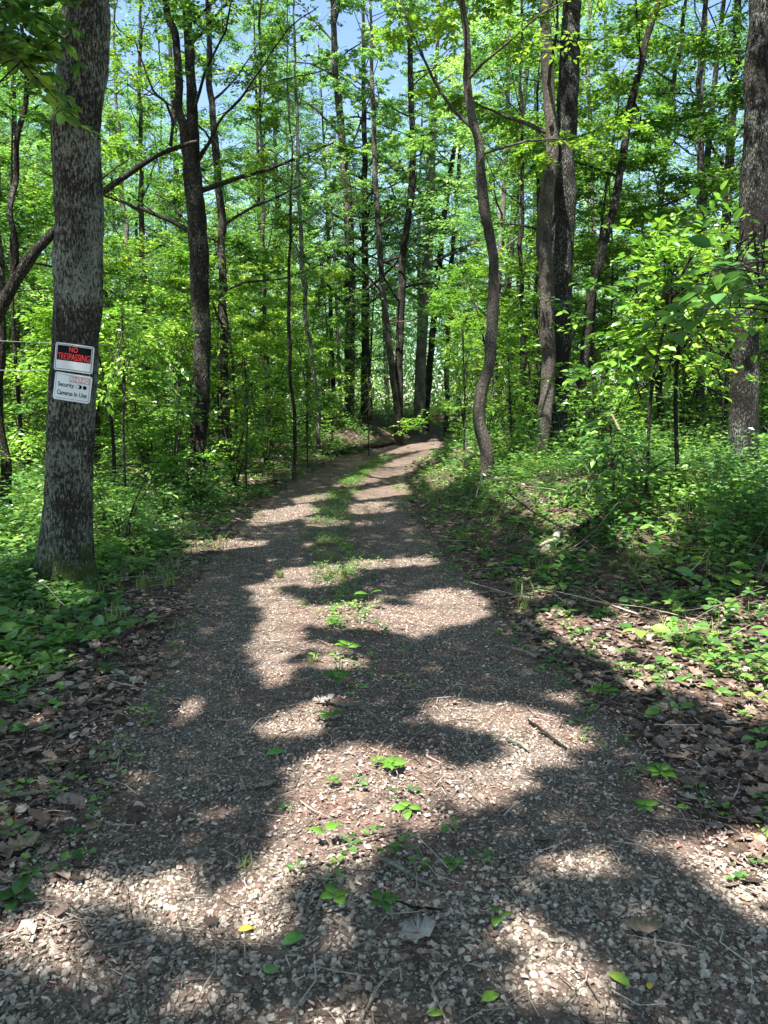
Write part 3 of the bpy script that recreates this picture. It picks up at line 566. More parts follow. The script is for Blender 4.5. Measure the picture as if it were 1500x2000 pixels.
if fill:
    P = np.concatenate([f[0] for f in fill]); d = np.concatenate([f[1] for f in fill]); nn = np.concatenate([f[2] for f in fill]); sz = np.concatenate([f[3] for f in fill])
    bx = np.array([[tr.trunk[0][-1][0], tr.trunk[0][-1][1]] for tr, _ in trees]); bigs = [i for i, (tr, _) in enumerate(trees) if tr.trunk[1][0] > .07 and tr.trunk[0][-1][2] > 9 and tr.base[1] < 22]
    dist = np.linalg.norm(P[:, None, :2] - bx[bigs][None], axis=2); own = np.array(bigs)[dist.argmin(1)]
    for o_ in np.unique(own):
        m_ = own == o_; tr = trees[o_][0]; tr.leaves.append((P[m_], d[m_], nn[m_], sz[m_]))
        cell = np.round(P[m_] / 1.1).astype(int); u, inv, cnt = np.unique(cell, axis=0, return_inverse=True, return_counts=True); inv = inv.ravel()
        tp, trd = tr.trunk
        for c in range(len(u)):
            if cnt[c] < 10: continue
            q = P[m_][inv == c].mean(0); hd = np.linalg.norm(q[:2] - tp[-1][:2])
            if hd > 5.5: continue
            zz = np.clip(q[2] - hd * .45, min(2.4 + .5 * max(tp[-1][1], 0), tp[-1][2] - .5), tp[-1][2] - .3)
            s0 = np.array([np.interp(zz, tp[:, 2], tp[:, k]) for k in range(3)]); mid = (s0 + q) / 2 + rng.normal(0, .2, 3) + (0, 0, .3)
            w, r = resample(np.array([s0, mid, q]), np.array([.016, .009, .003]), .4); tr.tubes.append((w, r, 4))
    print("fill leaves", len(P), "left", int((want & (blur(cov, 3) < dens_boost)).sum()), it)
for tr, k in trees: finish_tree(tr, **k)

# ------------------------------------------------------------------ low limbs and big-leaved saplings near the camera
def sapling_px(stem, Y, label, twigs, leaf, ls, bark=m_bark_dark, nleaf=7, tmpl=(L7, L7F), name="sapling", spr=3, tw=.3, Yend=None, droop=.3, group=None, filt=True, cat="sapling", crown="foliage", leak=.1, nj=.35):
    tr = Tree(); P, R = trunk_px(stem, Y, None); Pf, Rf = resample(P, R, .08); tr.base = np.array([P[0][0], P[0][1], hgt(P[0][0], P[0][1])]); tr.tubes.append((Pf, Rf, 8))
    As = []; Ds = []
    for (sx_, sy_, ex, ey, dy) in twigs:
        a = pix(sx_, sy_, Y); b = pix(ex, ey, Y + dy); mid = (a + b) / 2 + (0, 0, .06); w, r = resample(np.array([a, mid, b]), np.array([.008, .005, .0025]), .06); tr.tubes.append((w, r, 5))
        for s_ in range(spr):
            f = .35 + .65 * (s_ + 1) / spr; j = int(f * (len(w) - 1)); As.append(w[j]); dd = nrm(w[-1] - w[0]) + rng.normal(0, .6, 3) * (1, 1, .3); Ds.append(dd)
    if As: tr.leaves.append(spray_leaves(np.array(As), np.array(Ds), nleaf, tw, ls, droop, nj))
    return finish_tree(tr, bark, leaf, label, name=name, tmpl=tmpl, filt=filt, category=cat, crown_name=crown, group=group, leak=leak)
r_ = np.random.default_rng(3)
tw1 = [(1300 + r_.uniform(-20, 60), r_.uniform(520, 640), r_.uniform(1215, 1500), r_.uniform(420, 640), r_.uniform(-.6, .6)) for _ in range(40)] + [(1330, 640, r_.uniform(1170, 1420), r_.uniform(600, 740), r_.uniform(-.6, .6)) for _ in range(12)]
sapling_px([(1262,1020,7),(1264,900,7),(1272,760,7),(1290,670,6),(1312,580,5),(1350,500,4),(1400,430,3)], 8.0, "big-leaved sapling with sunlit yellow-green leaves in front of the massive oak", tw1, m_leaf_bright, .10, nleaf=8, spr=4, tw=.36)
tw1b = [(r_.uniform(1210, 1440), r_.uniform(600, 800), r_.uniform(1150, 1500), r_.uniform(540, 760), r_.uniform(-.8, .8)) for _ in range(46)]
sapling_px([(1330,1010,10),(1322,900,9),(1318,760,8),(1330,640,5),(1340,560,3)], 8.6, "wide leafy sapling filling the space behind the big-leaved one", tw1b, m_leaf, .11, nleaf=9, spr=3, leak=.5)
tw1c = [(1470 + r_.uniform(-30, 60), r_.uniform(420, 600), r_.uniform(1380, 1540), r_.uniform(400, 640), r_.uniform(-.6, .6)) for _ in range(20)]
sapling_px([(1545,1150,10),(1530,900,9),(1510,700,8),(1480,540,5),(1470,430,3)], 6.9, "yellow-green sapling half out of frame before the massive oak", tw1c, m_leaf, .12, nleaf=8, spr=3)
tw2 = [(1560 + r_.uniform(0, 60), r_.uniform(500, 700), r_.uniform(1330, 1500), r_.uniform(500, 640), r_.uniform(-.4, .4)) for _ in range(8)]
sapling_px([(1640,1300,14),(1630,1000,13),(1615,800,11),(1600,640,9),(1580,520,6)], 4.4, "sapling reaching in from the right edge with the largest drooping leaves", tw2, m_leaf_cool, .125, nleaf=7, spr=3, tw=.35)
tw3 = [(-40, r_.uniform(0, 200), r_.uniform(20, 150), r_.uniform(-30, 260), r_.uniform(-.3, .5)) for _ in range(16)]
sapling_px([(-120,1200,20),(-100,800,18),(-80,400,15),(-50,100,10),(-30,-100,8)], 6.0, "young tree hanging leafy twigs over the upper left corner", tw3, m_leaf, .11, nleaf=8, spr=4)
for i, (a, b0, b1, Y, lab) in enumerate([(995,935,690,13,"whip-thin sapling between the snaking trunk and twin trunks"), (1160,935,740,12,"thin pale-stemmed sapling in front of the dark leaning tree"), (1410,850,640,13,"thin bare-stemmed sapling left of the massive oak base"), (1195,1150,830,8,"leafy sapling above the brush on the right bank"), (720,840,730,27,"small bright sapling beside the dark straight tree"), (905,930,640,14,"bushy sapling left of the snaking brown trunk"), (240,850,600,11,"bright sapling right of the sign tree"), (345,900,640,14,"leafy sapling standing just left of the forked oak"),(600,850,690,21,"bright bushy sapling at the left verge before the bend"),(480,900,700,15,"mid-green sapling right of the slender straight tree")]):
    tws = [(a, b0 - (b0 - b1) * r_.uniform(.3, 1), a + r_.normal(0, 1) * 420 / Y, b0 - (b0 - b1) * r_.uniform(.3, 1.05), r_.uniform(-.5, .5)) for _ in range(22)]
    sapling_px([(a, b0, 60 / Y), (a + 4, (b0 + b1) / 2, 50 / Y), (a - 3, b1, 30 / Y)], Y, lab, tws, m_leaf_bright if i % 2 == 0 else m_leaf, .1, nleaf=9, spr=3, bark=m_bark_pale if 'pale' in lab else m_bark_far, tmpl=(L4, L4F))

# ------------------------------------------------------------------ background woods: shared meshes, one object per tree
def proto_tree(seed, H, r, reach, z0, nl, ls):
    tr = Tree(); lean = rng.normal(0, .6, 2); P = np.array([(0, 0, -.3), (lean[0] * .2, lean[1] * .2, H * .3), (lean[0] * .1 + rng.normal(0, .15), lean[1] * .5, H * .6), (lean[0], lean[1], H)])
    Pf, Rf = resample(P, np.array([r, r * .85, r * .6, r * .2]), .5); tr.tubes.append((Pf, Rf, 10, bark_disp(.01, seed, .25, 0)))
    limb_system(tr, Pf, Rf, z0, H - .3, nl, reach, subs=7, spr=9, nleaf=14, ls=ls, tw=.6)
    acc = Acc()
    for tb in tr.tubes: tube(acc, tb[0], tb[1], tb[2], tb[3] if len(tb) > 3 else None)
    P = np.concatenate([l[0] for l in tr.leaves]); d = np.concatenate([l[1] for l in tr.leaves]); n = np.concatenate([l[2] for l in tr.leaves]); s = np.concatenate([l[3] for l in tr.leaves])
    X, Y, Zz = frame_from(d, n); V, Fq = scatter(L4, L4F, P, X, Y, Zz, s)
    return acc.mesh("trunk", True), mesh_np("crown", V, [Fq])
PROT = [proto_tree(1, 17, .14, 3.8, 4.5, 19, .115), proto_tree(2, 19, .17, 4.2, 6, 19, .115), proto_tree(3, 15, .10, 3.2, 3.2, 19, .105), proto_tree(4, 12, .08, 2.8, 2.2, 17, .105), proto_tree(5, 20, .13, 3.6, 5.5, 20, .115)]
BK = [m_bark_far, m_bark_dark, m_bark_pale, m_bark_far, m_bark_dark]
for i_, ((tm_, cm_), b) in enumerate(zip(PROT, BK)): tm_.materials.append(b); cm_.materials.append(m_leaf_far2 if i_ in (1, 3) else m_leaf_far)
pos = []
def ok_pos(x, y, dmin):
    if abs(float(road_t(x, y))) < 2.4: return False
    return all((x - a) ** 2 + (y - b) ** 2 > dmin ** 2 for a, b, *_ in pos)
rb = np.random.default_rng(11); tries = 0
pos += [(3.3, 23.5), (5.2, 29), (4.9, 34), (-2.6, 40.5), (2.2, 48), (7.5, 38), (-5.8, 37), (-1.0, 44.5)]
while len(pos) < 84 and tries < 20000:
    tries += 1; y = 19 + 44 * rb.random() ** .85; hw = y * .5 + 5; x = rb.uniform(-hw - 1, hw)
    if y < 32 and -8 < x < 4.5: continue
    pxx, _ = topix(x, y, 1.6)
    if y < 40 and (470 < pxx < 545) and rb.random() < .7: continue
    if ok_pos(x, y, 2.1): pos.append((x, y))
MARK = [(-999, "the left edge"), (150, "the sign tree"), (392, "the forked oak"), (571, "the pole sapling"), (780, "the road-bend pair"), (955, "the snaking trunk"), (1080, "the twin trunks"), (1445, "the massive oak"), (9999, "the right edge")]
ORD = "first second third fourth fifth sixth seventh eighth ninth tenth eleventh twelfth thirteenth fourteenth fifteenth sixteenth seventeenth eighteenth nineteenth twentieth".split() + ["%dth" % i for i in range(21, 80)]
zones = {}
for (x, y) in pos:
    pxx = float(topix(x, y, 1.6)[0]); z = max(i for i in range(len(MARK) - 1) if MARK[i][0] <= pxx); zones.setdefault(z, []).append((pxx, x, y))
for z, L in zones.items():
    for i, (pxx, x, y) in enumerate(sorted(L)):
        k = int(rb.integers(0, 5)); s = rb.uniform(.85, 1.15); g = float(hgt(x, y))
        lab = "%s background tree counting rightwards from %s to %s" % (ORD[i], MARK[z][1], MARK[z + 1][1])
        o = thing("forest_tree", lab, "tree", (x, y, g), "trees of the woods beyond the verges"); o.rotation_euler = (rb.normal(0, .03), rb.normal(0, .03), rb.uniform(0, 6.28)); o.scale = (s, s, s * rb.uniform(.9, 1.1))
        for nm, me in zip(("trunk", "crown"), PROT[k]): link(nm, me, None, o)
for i, (x, y) in enumerate([(-14, -9), (-8, -17), (-2.5, -18), (4, -17), (9, -15), (14, -12), (15, -4), (-13, -3), (13, 3), (-13, 5), (0, -24), (-7, -24), (8, -23)]):  # unseen ring of trees, added to block sky light from behind the camera
    k = i % 5; o = thing("forest_tree", "%s forest tree of those out of view around the viewer" % ORD[i], "tree", (x, y, float(hgt(x, y))), "unseen forest trees added around and behind the viewer"); o.rotation_euler = (0, 0, i * 1.3)
    for nm, me in zip(("trunk", "crown"), PROT[k]): link(nm, me, None, o)
# small understory trees with layered sprays
def proto_under(seed, H, reach, n, ls):
    tr = Tree(); P = np.array([(0, 0, -.2), (rng.normal(0, .15), rng.normal(0, .15), H * .5), (rng.normal(0, .4), rng.normal(0, .4), H)])
    Pf, Rf = resample(P, np.array([.04, .028, .008]), .3); tr.tubes.append((Pf, Rf, 7)); limb_system(tr, Pf, Rf, H * .18, H * .97, n, reach, subs=6, spr=8, nleaf=15, ls=ls, tw=.46, el=(-5, 30))
    acc = Acc()
    for tb in tr.tubes: tube(acc, tb[0], tb[1], tb[2])
    P, d, n, s = [np.concatenate([l[k] for l in tr.leaves]) for k in range(4)]; X, Y, Zz = frame_from(d, n); V, Fq = scatter(L4, L4F, P, X, Y, Zz, s)
    return acc.mesh("trunk", True), mesh_np("crown", V, [Fq])
UN = [proto_under(1, 5, 2.0, 13, .10), proto_under(2, 7, 2.4, 16, .105), proto_under(3, 3.6, 1.6, 11, .10), proto_under(4, 9, 2.6, 18, .11)]
for (a, b), mm in zip(UN, (m_leaf_bright, m_leaf, m_leaf_bright, m_leaf)): a.materials.append(m_bark_dark); b.materials.append(mm)
posu = [(-4.4, 12.5, 2), (4.6, 17.5, 1), (6.2, 13.5, 0), (7.5, 17, 1), (-6.8, 14.5, 1), (-3.6, 19, 0), (-7.5, 20, 3), (5, 22, 3), (-5, 23.5, 1), (-2.7, 27, 0), (3.4, 27, 1)]; tries = 0
while len(posu) < 76 and tries < 20000:
    tries += 1; y = 15 + 32 * rb.random(); hw = y * .5 + 2; x = rb.uniform(-hw, hw)
    if abs(float(road_t(x, y))) < 2.6 or (abs(float(road_t(x, y))) < 4 and y < 20): continue
    if all((x - a) ** 2 + (y - b) ** 2 > 3.2 for a, b, _ in posu): posu.append((x, y, int(rb.integers(0, 4))))
zones = {}
for (x, y, k) in posu:
    pxx = float(topix(x, y, 1.6)[0]); z = max(i for i in range(len(MARK) - 1) if MARK[i][0] <= pxx); zones.setdefault(z, []).append((pxx, x, y, k))
for z, L in zones.items():
    for i, (pxx, x, y, k) in enumerate(sorted(L)):
        s = rb.uniform(.8, 1.2); g = float(hgt(x, y)); o = thing("understory_tree", "%s thin-stemmed understory tree counting rightwards from %s to %s" % (ORD[i], MARK[z][1], MARK[z + 1][1]), "tree", (x, y, g), "small understory trees with layered leaves")
        o.rotation_euler = (0, 0, rb.uniform(0, 6.28)); o.scale = (s, s, s)
        for nm, me in zip(("trunk", "crown"), UN[k]): link(nm, me, None, o)
# shrubs
def proto_shrub(seed, H, W, n, ls):
    acc = Acc(); As = []; Ds = []
    for i in range(n):
        az = rng.uniform(0, 6.28); L = H * rng.uniform(.6, 1.1); e = rng.uniform(.15, W)
        q = np.array([(0, 0, -.05), (cos(az) * e * .3, sin(az) * e * .3, L * .5), (cos(az) * e, sin(az) * e, L)]); w, r = resample(q, np.array([.012, .008, .003]), .15); tube(acc, w, r, 4)
        for s_ in range(7):
            j = int(rng.uniform(.3, 1) * (len(w) - 1)); As.append(w[j]); a2 = rng.uniform(0, 6.28); Ds.append((cos(a2), sin(a2), rng.normal(.1, .2)))
    P, d, nn, s = spray_leaves(np.array(As), np.array(Ds), 9, .34, ls); X, Y, Zz = frame_from(d, nn); V, Fq = scatter(L4, L4F, P, X, Y, Zz, s)
    a, b = acc.mesh("stem", True), mesh_np("foliage", V, [Fq]); a.materials.append(m_bark_far); return a, b
SH = [proto_shrub(1, 1.2, .6, 9, .085), proto_shrub(2, 1.9, .8, 11, .095), proto_shrub(3, .8, .5, 9, .075), proto_shrub(4, 2.6, .9, 13, .1)]
for (a, b), mm in zip(SH, (m_leaf_bright, m_leaf, m_under, m_leaf)): b.materials.append(mm)
pos2 = []; tries = 0
while len(pos2) < 150 and tries < 30000:
    tries += 1; y = 8 + 30 * rb.random() ** 1.1; hw = y * .5 + 2; x = rb.uniform(-hw, hw); t_ = float(road_t(x, y))
    if abs(t_) < 1.75 + .03 * y: continue
    if y < 13 and t_ > 0 and x > 1 and rb.random() < .6: continue
    if all((x - a) ** 2 + (y - b) ** 2 > .8 for a, b in pos2): pos2.append((x, y))
zones = {}
for (x, y) in pos2:
    pxx = float(topix(x, y, .8)[0]); z = max(i for i in range(len(MARK) - 1) if MARK[i][0] <= pxx); zones.setdefault(z, []).append((pxx, x, y))
for z, L in zones.items():
    for i, (pxx, x, y) in enumerate(sorted(L)):
        t_ = abs(float(road_t(x, y))); k = int(rb.choice([2, 0])) if t_ < 2.8 or y < 11 else int(rb.integers(0, 4)); s = rb.uniform(.75, 1.25); g = float(hgt(x, y))
        o = thing("shrub", "%s leafy shrub counting rightwards from %s to %s" % (ORD[i], MARK[z][1], MARK[z + 1][1]), "shrub", (x, y, g), "leafy shrubs of the understory")
        o.rotation_euler = (0, 0, rb.uniform(0, 6.28)); o.scale = (s * 1.15, s * 1.15, s)
        for nm, me in zip(("stem", "foliage"), SH[k]): link(nm, me, None, o)
# far woods as one mass
def far_mass(n, y0, y1, xw, h0, h1, s0, s1, thr):
    y = rng.uniform(y0, y1, n); x = rng.uniform(-1, 1, n) * xw; zt = h0 + (h1 - h0) * rng.random(n); g = hgt(x, y)
    cl = vn(x * .25, zt * .25, y * .25, 41) + .6 * vn(x * .8, zt * .8, y * .8, 42); kp = (cl > thr) & (np.abs(road_t(x, y)) > 3.5)
    P = np.stack([x, y, zt + g], 1)[kp]; m_ = len(P); X, Y, Zz = frame_from(rng.normal(0, 1, (m_, 3)), np.array([0, -.3, 1]) + rng.normal(0, .5, (m_, 3)))
    return scatter(L4, L4F, P, X, Y, Zz, rng.uniform(s0, s1, m_))
fa = Acc()
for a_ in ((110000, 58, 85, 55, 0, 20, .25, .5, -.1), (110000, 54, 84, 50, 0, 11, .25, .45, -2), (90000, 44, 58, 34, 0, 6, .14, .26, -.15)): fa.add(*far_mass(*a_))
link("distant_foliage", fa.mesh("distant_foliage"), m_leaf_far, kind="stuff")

# ------------------------------------------------------------------ ground cover (stuff)
def frustum_pts(n, ymin, ymax, power, margin=1.0):
    y = ymin + (ymax - ymin) * rng.random(n) ** power; hw = y * .52 + margin; x = rng.uniform(-1, 1, n) * hw; return x, y
acc = Acc()
def under(n, ymin, ymax, power, hmul, ls, tm_, nl, margin=1.0, floor=.04):
    x, y = frustum_pts(n, ymin, ymax, power, margin); t = road_t(x, y); a = np.abs(t)
    edge = np.where(t < 0, np.where(y > 8, 1.25, 1.45), np.where(y > 6.5, 1.2, 1.55)) + .3 * vn(x * .9, y * .9, s=51)
    nz = vn(x * .6, y * .6, s=52) + .5 * vn(x * 1.8, y * 1.8, s=53)
    pr = sm((a - edge) / 1.1) * np.clip(.72 + .8 * nz, floor, 1)
    # barer litter area on the near left verge and near right
    pr *= np.where((t < 0) & (y < 4.6), .5 + .5 * sm((a - 1.9) / .6), 1)
    pr *= np.where((t > 0) & (y < 7.5), .3 + .5 * sm((a - 3) / 1.5), 1)
    kp = rng.random(n) < pr; x, y, a = x[kp], y[kp], a[kp]; e = edge[kp]; m = len(x)
    H = hmul * (.04 + .32 * sm((a - e) / 2.6)) * rng.uniform(.3, 1.7, m) * (1 + .5 * vn(x * 1.1, y * 1.1, s=54)); z = hgt(x, y)
    az = rng.uniform(0, 6.28, m)[:, None] + np.arange(nl)[None] * 2.4 + rng.normal(0, .3, (m, nl)); el = rng.uniform(-.2, .45, (m, nl)); rr = rng.uniform(.01, .09, (m, nl)) * hmul
    P = np.stack([x[:, None] + np.cos(az) * rr, y[:, None] + np.sin(az) * rr, z[:, None] + H[:, None] * rng.uniform(.45, 1.05, (m, nl))], -1).reshape(-1, 3)
    d = np.stack([np.cos(az) * np.cos(el), np.sin(az) * np.cos(el), np.sin(el)], -1).reshape(-1, 3); nn = np.array([0, 0, 1.]) + rng.normal(0, .3, (m * nl, 3))
    X, Y, Zz = frame_from(d, nn); S = ls * rng.uniform(.6, 1.35, m * nl); V, Fq = scatter(tm_[0], tm_[1], P, X, Y, Zz, S); acc.add(V, Fq)
    # stems
    T = np.array([(.0025, 0, 0), (-.0025, 0, 0), (0, 0, 1.)]); o_ = np.zeros((m, 3)); B = np.stack([x, y, z - .01], 1)
    V, Fq = scatter(T, np.array([(0, 1, 2)]), B, o_ + (1, 0, 0), o_ + (0, 1, 0), o_ + (0, 0, 1), np.stack([np.ones(m), np.ones(m), H + .02], 1)); acc.add(V, Fq)
under(700, 4.6, 9, .9, 1.1, .12, (L7, L7F), 5); under(1500, 2.2, 5, .9, .6, .06, (L7, L7F), 6); under(2600, 3.0, 9, .9, .8, .075, (L7, L7F), 6); under(1500, 3.0, 9, .9, .7, .085, MAP, 4)
under(9000, 6, 16, .8, 1.0, .08, (L4, L4F), 7); under(14000, 12, 40, .75, 1.7, .12, (L4, L4F), 8, 2); under(9000, 27, 56, .9, 2.0, .15, (L4, L4F), 8, 3)
under(9500, 6.5, 14, .9, .6, .062, (L4, L4F), 7, .3, .55); link("undergrowth", acc.mesh("undergrowth"), m_under, kind="stuff")

# weeds thin on the road centre and edges
acc = Acc(); n = 4200; y = 2.4 + 24 * rng.random(n) ** 1.2; t = np.where(rng.random(n) < .07, rng.normal(0, .25, n), np.sign(rng.normal(0, 1, n)) * rng.uniform(1.05, 3.0, n)); kp = vn(t * 2, y * 1.1, s=61) > -.1; y, t = y[kp], t[kp]
yc = 5.2 + 22 * rng.random(2000) ** .9; tc_ = rng.normal(0, .17, 2000) + .1 * vn(yc * .6, yc * 0, s=63); kc = vn(tc_ * 3, yc * 1.4, s=62) > -.25; y = np.r_[y, yc[kc]]; t = np.r_[t, tc_[kc]]; x = xc(y) + t; m = len(x); nl = 5
az = rng.uniform(0, 6.28, (m, 1)) + np.arange(nl) * 1.26; el = rng.uniform(.0, .5, (m, nl)); P = np.stack([x[:, None] + np.cos(az) * .01, y[:, None] + np.sin(az) * .01, hgt(x, y)[:, None] + rng.uniform(.012, .06, (m, nl))], -1).reshape(-1, 3)
d = np.stack([np.cos(az) * np.cos(el), np.sin(az) * np.cos(el), np.sin(el)], -1).reshape(-1, 3); X, Y, Zz = frame_from(d, np.array([0, 0, 1.]) + rng.normal(0, .2, d.shape)); V, Fq = scatter(L7, L7F, P, X, Y, Zz, rng.uniform(.015, .045, len(P))); acc.add(V, Fq)
link("road_weeds", acc.mesh("road_weeds"), m_under, kind="stuff")
# grass strip
acc = Acc()
def blades(n, x, y, hmin, hmax):
    az = rng.uniform(0, 6.28, n); H = rng.uniform(hmin, hmax, n); ln = rng.uniform(.2, .9, n) * H; z = hgt(x, y); w = .0022 + .0012 * rng.random(n) + .0001 * y
    o = np.stack([x, y, z - .004], 1); s = np.stack([-np.sin(az), np.cos(az), 0 * az], 1) * w[:, None]; f = np.stack([np.cos(az), np.sin(az), 0 * az], 1)
    m1 = o + f * (ln * .3)[:, None] + np.stack([0 * H, 0 * H, H * .6], 1); tp = o + f * ln[:, None] + np.stack([0 * H, 0 * H, H], 1)
    V = np.stack([o - s, o + s, m1 + s * .8, m1 - s * .8, tp], 1).reshape(-1, 3); b = np.arange(n)[:, None] * 5
    Fq = np.concatenate([b + np.array([[0, 1, 2]]), b + np.array([[0, 2, 3]]), b + np.array([[3, 2, 4]])]); acc.add(V, Fq)
nt_ = 700; y = 5.5 + 22 * rng.random(nt_); x = xc(y) + rng.normal(0, .13, nt_) + .03; kp = (vn(x * 1.3, y * .8, s=71) > .0) | ((y > 11) & (rng.random(nt_) < .7)); x, y = x[kp], y[kp]
k = 10; blades(len(x) * k, np.repeat(x, k) + rng.normal(0, .03, len(x) * k), np.repeat(y, k) + rng.normal(0, .03, len(x) * k), .02, .075)
nt_ = 420; x, y = frustum_pts(nt_, 5, 20, .9); t = road_t(x, y); kp = (np.abs(t) > 1.3) & (np.abs(t) < 3); x, y = x[kp], y[kp]; k = 22; blades(len(x) * k, np.repeat(x, k) + rng.normal(0, .04, len(x) * k), np.repeat(y, k) + rng.normal(0, .04, len(x) * k), .06, .2)
link("grass", acc.mesh("grass"), m_grass, kind="stuff")

# gravel stones
def hull(n, seed):
    r = np.random.default_rng(seed); bm = bmesh.new(); p = nrm(r.normal(0, 1, (n, 3))) * r.uniform(.75, 1, (n, 1)) * np.array([1, r.uniform(.65, .95), r.uniform(.45, .7)])
    vs = [bm.verts.new(v) for v in p]; res = bmesh.ops.convex_hull(bm, input=vs); bmesh.ops.delete(bm, geom=[v for v in bm.verts if not v.link_faces], context='VERTS'); bmesh.ops.triangulate(bm, faces=bm.faces[:])
    bm.verts.index_update(); V = np.array([v.co[:] for v in bm.verts]); Fq = np.array([[v.index for v in f.verts] for f in bm.faces]); bm.free(); return V, Fq
HN = [hull(16, i) for i in range(10)]; HF = [hull(9, 50 + i) for i in range(8)]
acc = Acc()
def stones(n, ymin, ymax, H, smin, smax, half=1.25, sink=.3):
    y = rng.uniform(ymin, ymax, n); t = rng.uniform(-half, half, n)
    g = np.exp(-((np.abs(t) - .72) / .36) ** 2) * .95 + .22; g = g * (.55 + .75 * (vn(t * 1.6 + 9, y * 1.1, s=81) * .5 + .5)) + .65 * sm((2.9 - y) / .8)
    g = g - .45 * np.clip(vn(t * 2.2, y * 2.2, s=82), 0, 1)
    kp = rng.random(n) < g; y, t = y[kp], t[kp]; x = xc(y) + t; m = len(x); R = smin + (smax - smin) * rng.random(m) ** 2.2; z = hgt(x, y) + .004 + R * (.45 - sink) + rng.uniform(0, .006, m)
    ax = nrm(rng.normal(0, .35, (m, 3)) + (0, 0, 1)); az = rng.uniform(0, 6.28, m); X = nrm(np.cross(np.stack([np.cos(az), np.sin(az), 0 * az], 1), ax)); Y = np.cross(ax, X); P = np.stack([x, y, z], 1); w = rng.integers(0, len(H), m)
    for i, (T, TF) in enumerate(H):
        s = w == i
        if s.any(): V, Fq = scatter(T, TF, P[s], X[s], Y[s], ax[s], R[s]); acc.add(V, Fq)
stones(11500, 1.2, 2.6, HN, .0085, .023, 1.5, .6); stones(11000, 2.2, 3.8, HN, .006, .016, 1.4, .65); stones(22000, 3.3, 6.8, HN, .0045, .012, 1.25, .65); stones(30000, 6.5, 14, HF, .006, .014, 1.25, .6)
link("gravel", acc.mesh("gravel"), m_stone, kind="stuff")
acc = Acc(); stones(60000, 1.2, 5.5, HF, .002, .0055, 1.5, 0.1); link("grit", acc.mesh("grit"), m_stone, kind="stuff")

# leaf litter
acc = Acc()
def litter(n, ymin, ymax, smin, smax, dens_road=.02):
    x, y = frustum_pts(n, ymin, ymax, .85); t = road_t(x, y); a = np.abs(t)
    pr = sm((a - 1.05 + .25 * vn(x * 2, y * 2, s=91)) / .5) + dens_road; kp = rng.random(n) < pr; x, y = x[kp], y[kp]; m = len(x); z = hgt(x, y) + rng.uniform(.003, .026, m)
    nn = nrm(np.array([0, 0, 1.]) + rng.normal(0, .24, (m, 3))); az = rng.uniform(0, 6.28, m); d = np.stack([np.cos(az), np.sin(az), rng.normal(0, .2, m)], 1); X, Y, Zz = frame_from(d, nn); w = rng.integers(0, 4, m); S = rng.uniform(smin, smax, m)
    for i, (T, TF) in enumerate(OAK + [(L7, L7F)]):
        s = w == i; Sx = np.stack([S[s], S[s], S[s] * rng.uniform(-.3, 1.4, s.sum())], 1); V, Fq = scatter(T, TF, np.stack([x, y, z], 1)[s], X[s], Y[s], Zz[s], Sx); acc.add(V, Fq)
litter(14000, 1.6, 6.5, .025, .065, .006); litter(2600, 1.6, 6.5, .06, .11, .004); litter(16000, 6, 18, .045, .10); litter(5000, 16, 36, .1, .18)
link("leaf_litter", acc.mesh("leaf_litter"), m_litter, kind="stuff")
# reddish flakes and catkins
acc = Acc(); n = 85000; y = 1.3 + 11 * rng.random(n) ** 1.3; hw = y * .52 + .3; x = rng.uniform(-1, 1, n) * hw; t = road_t(x, y)
pr = .10 + .75 * np.exp(-((t - .05) / .42) ** 2) * sm((y - 2.0) / .8) + .7 * np.exp(-((np.abs(t) - 1.25) / .3) ** 2) + .5 * np.clip(vn(x * 1.8, y * 1.8, s=95), 0, 1)
pr *= np.where(np.abs(t) > 1.9, .35, 1) * np.where(y < 2.5, .45, 1); kp = rng.random(n) < pr; x, y = x[kp], y[kp]; m = len(x)
T = np.array([(-.5, 0, 0), (.5, .1, .06), (.35, 1, .1), (-.4, .9, 0)]); TF = np.array([(0, 1, 2), (0, 2, 3)]); az = rng.uniform(0, 6.28, m)
X, Y, Zz = frame_from(np.stack([np.cos(az), np.sin(az), rng.normal(0, .25, m)], 1), np.array([0, 0, 1.]) + rng.normal(0, .35, (m, 3))); L = rng.uniform(.006, .026, m)
V, Fq = scatter(T, TF, np.stack([x, y, hgt(x, y) + rng.uniform(.008, .022, m)], 1), X, Y, Zz, np.stack([L * rng.uniform(.15, .7, m), L, L], 1)); acc.add(V, Fq); link("debris", acc.mesh("debris"), m_debris, kind="stuff")
# fine twigs
acc = Acc()
for i in range(1900):
    y = 1.6 + 9 * rng.random() ** 1.3; x = rng.uniform(-1, 1) * (y * .52 + .2); L = rng.uniform(.04, .22); az = rng.uniform(0, 6.28); z = float(hgt(x, y)) + .021; b = rng.normal(0, .03); w0 = rng.uniform(.6, 1.7)
    q = np.array([(x, y, z), (x + cos(az) * L / 2 - sin(az) * b, y + sin(az) * L / 2 + cos(az) * b, z + rng.uniform(0, .015)), (x + cos(az) * L, y + sin(az) * L, z + rng.uniform(-.003, .01))]); q, r = resample(q, np.array([.0018, .0015, .0009]) * w0, L / 6); tube(acc, q, r, 4)
link("twig_litter", acc.mesh("twig_litter", True), m_twig, kind="stuff")

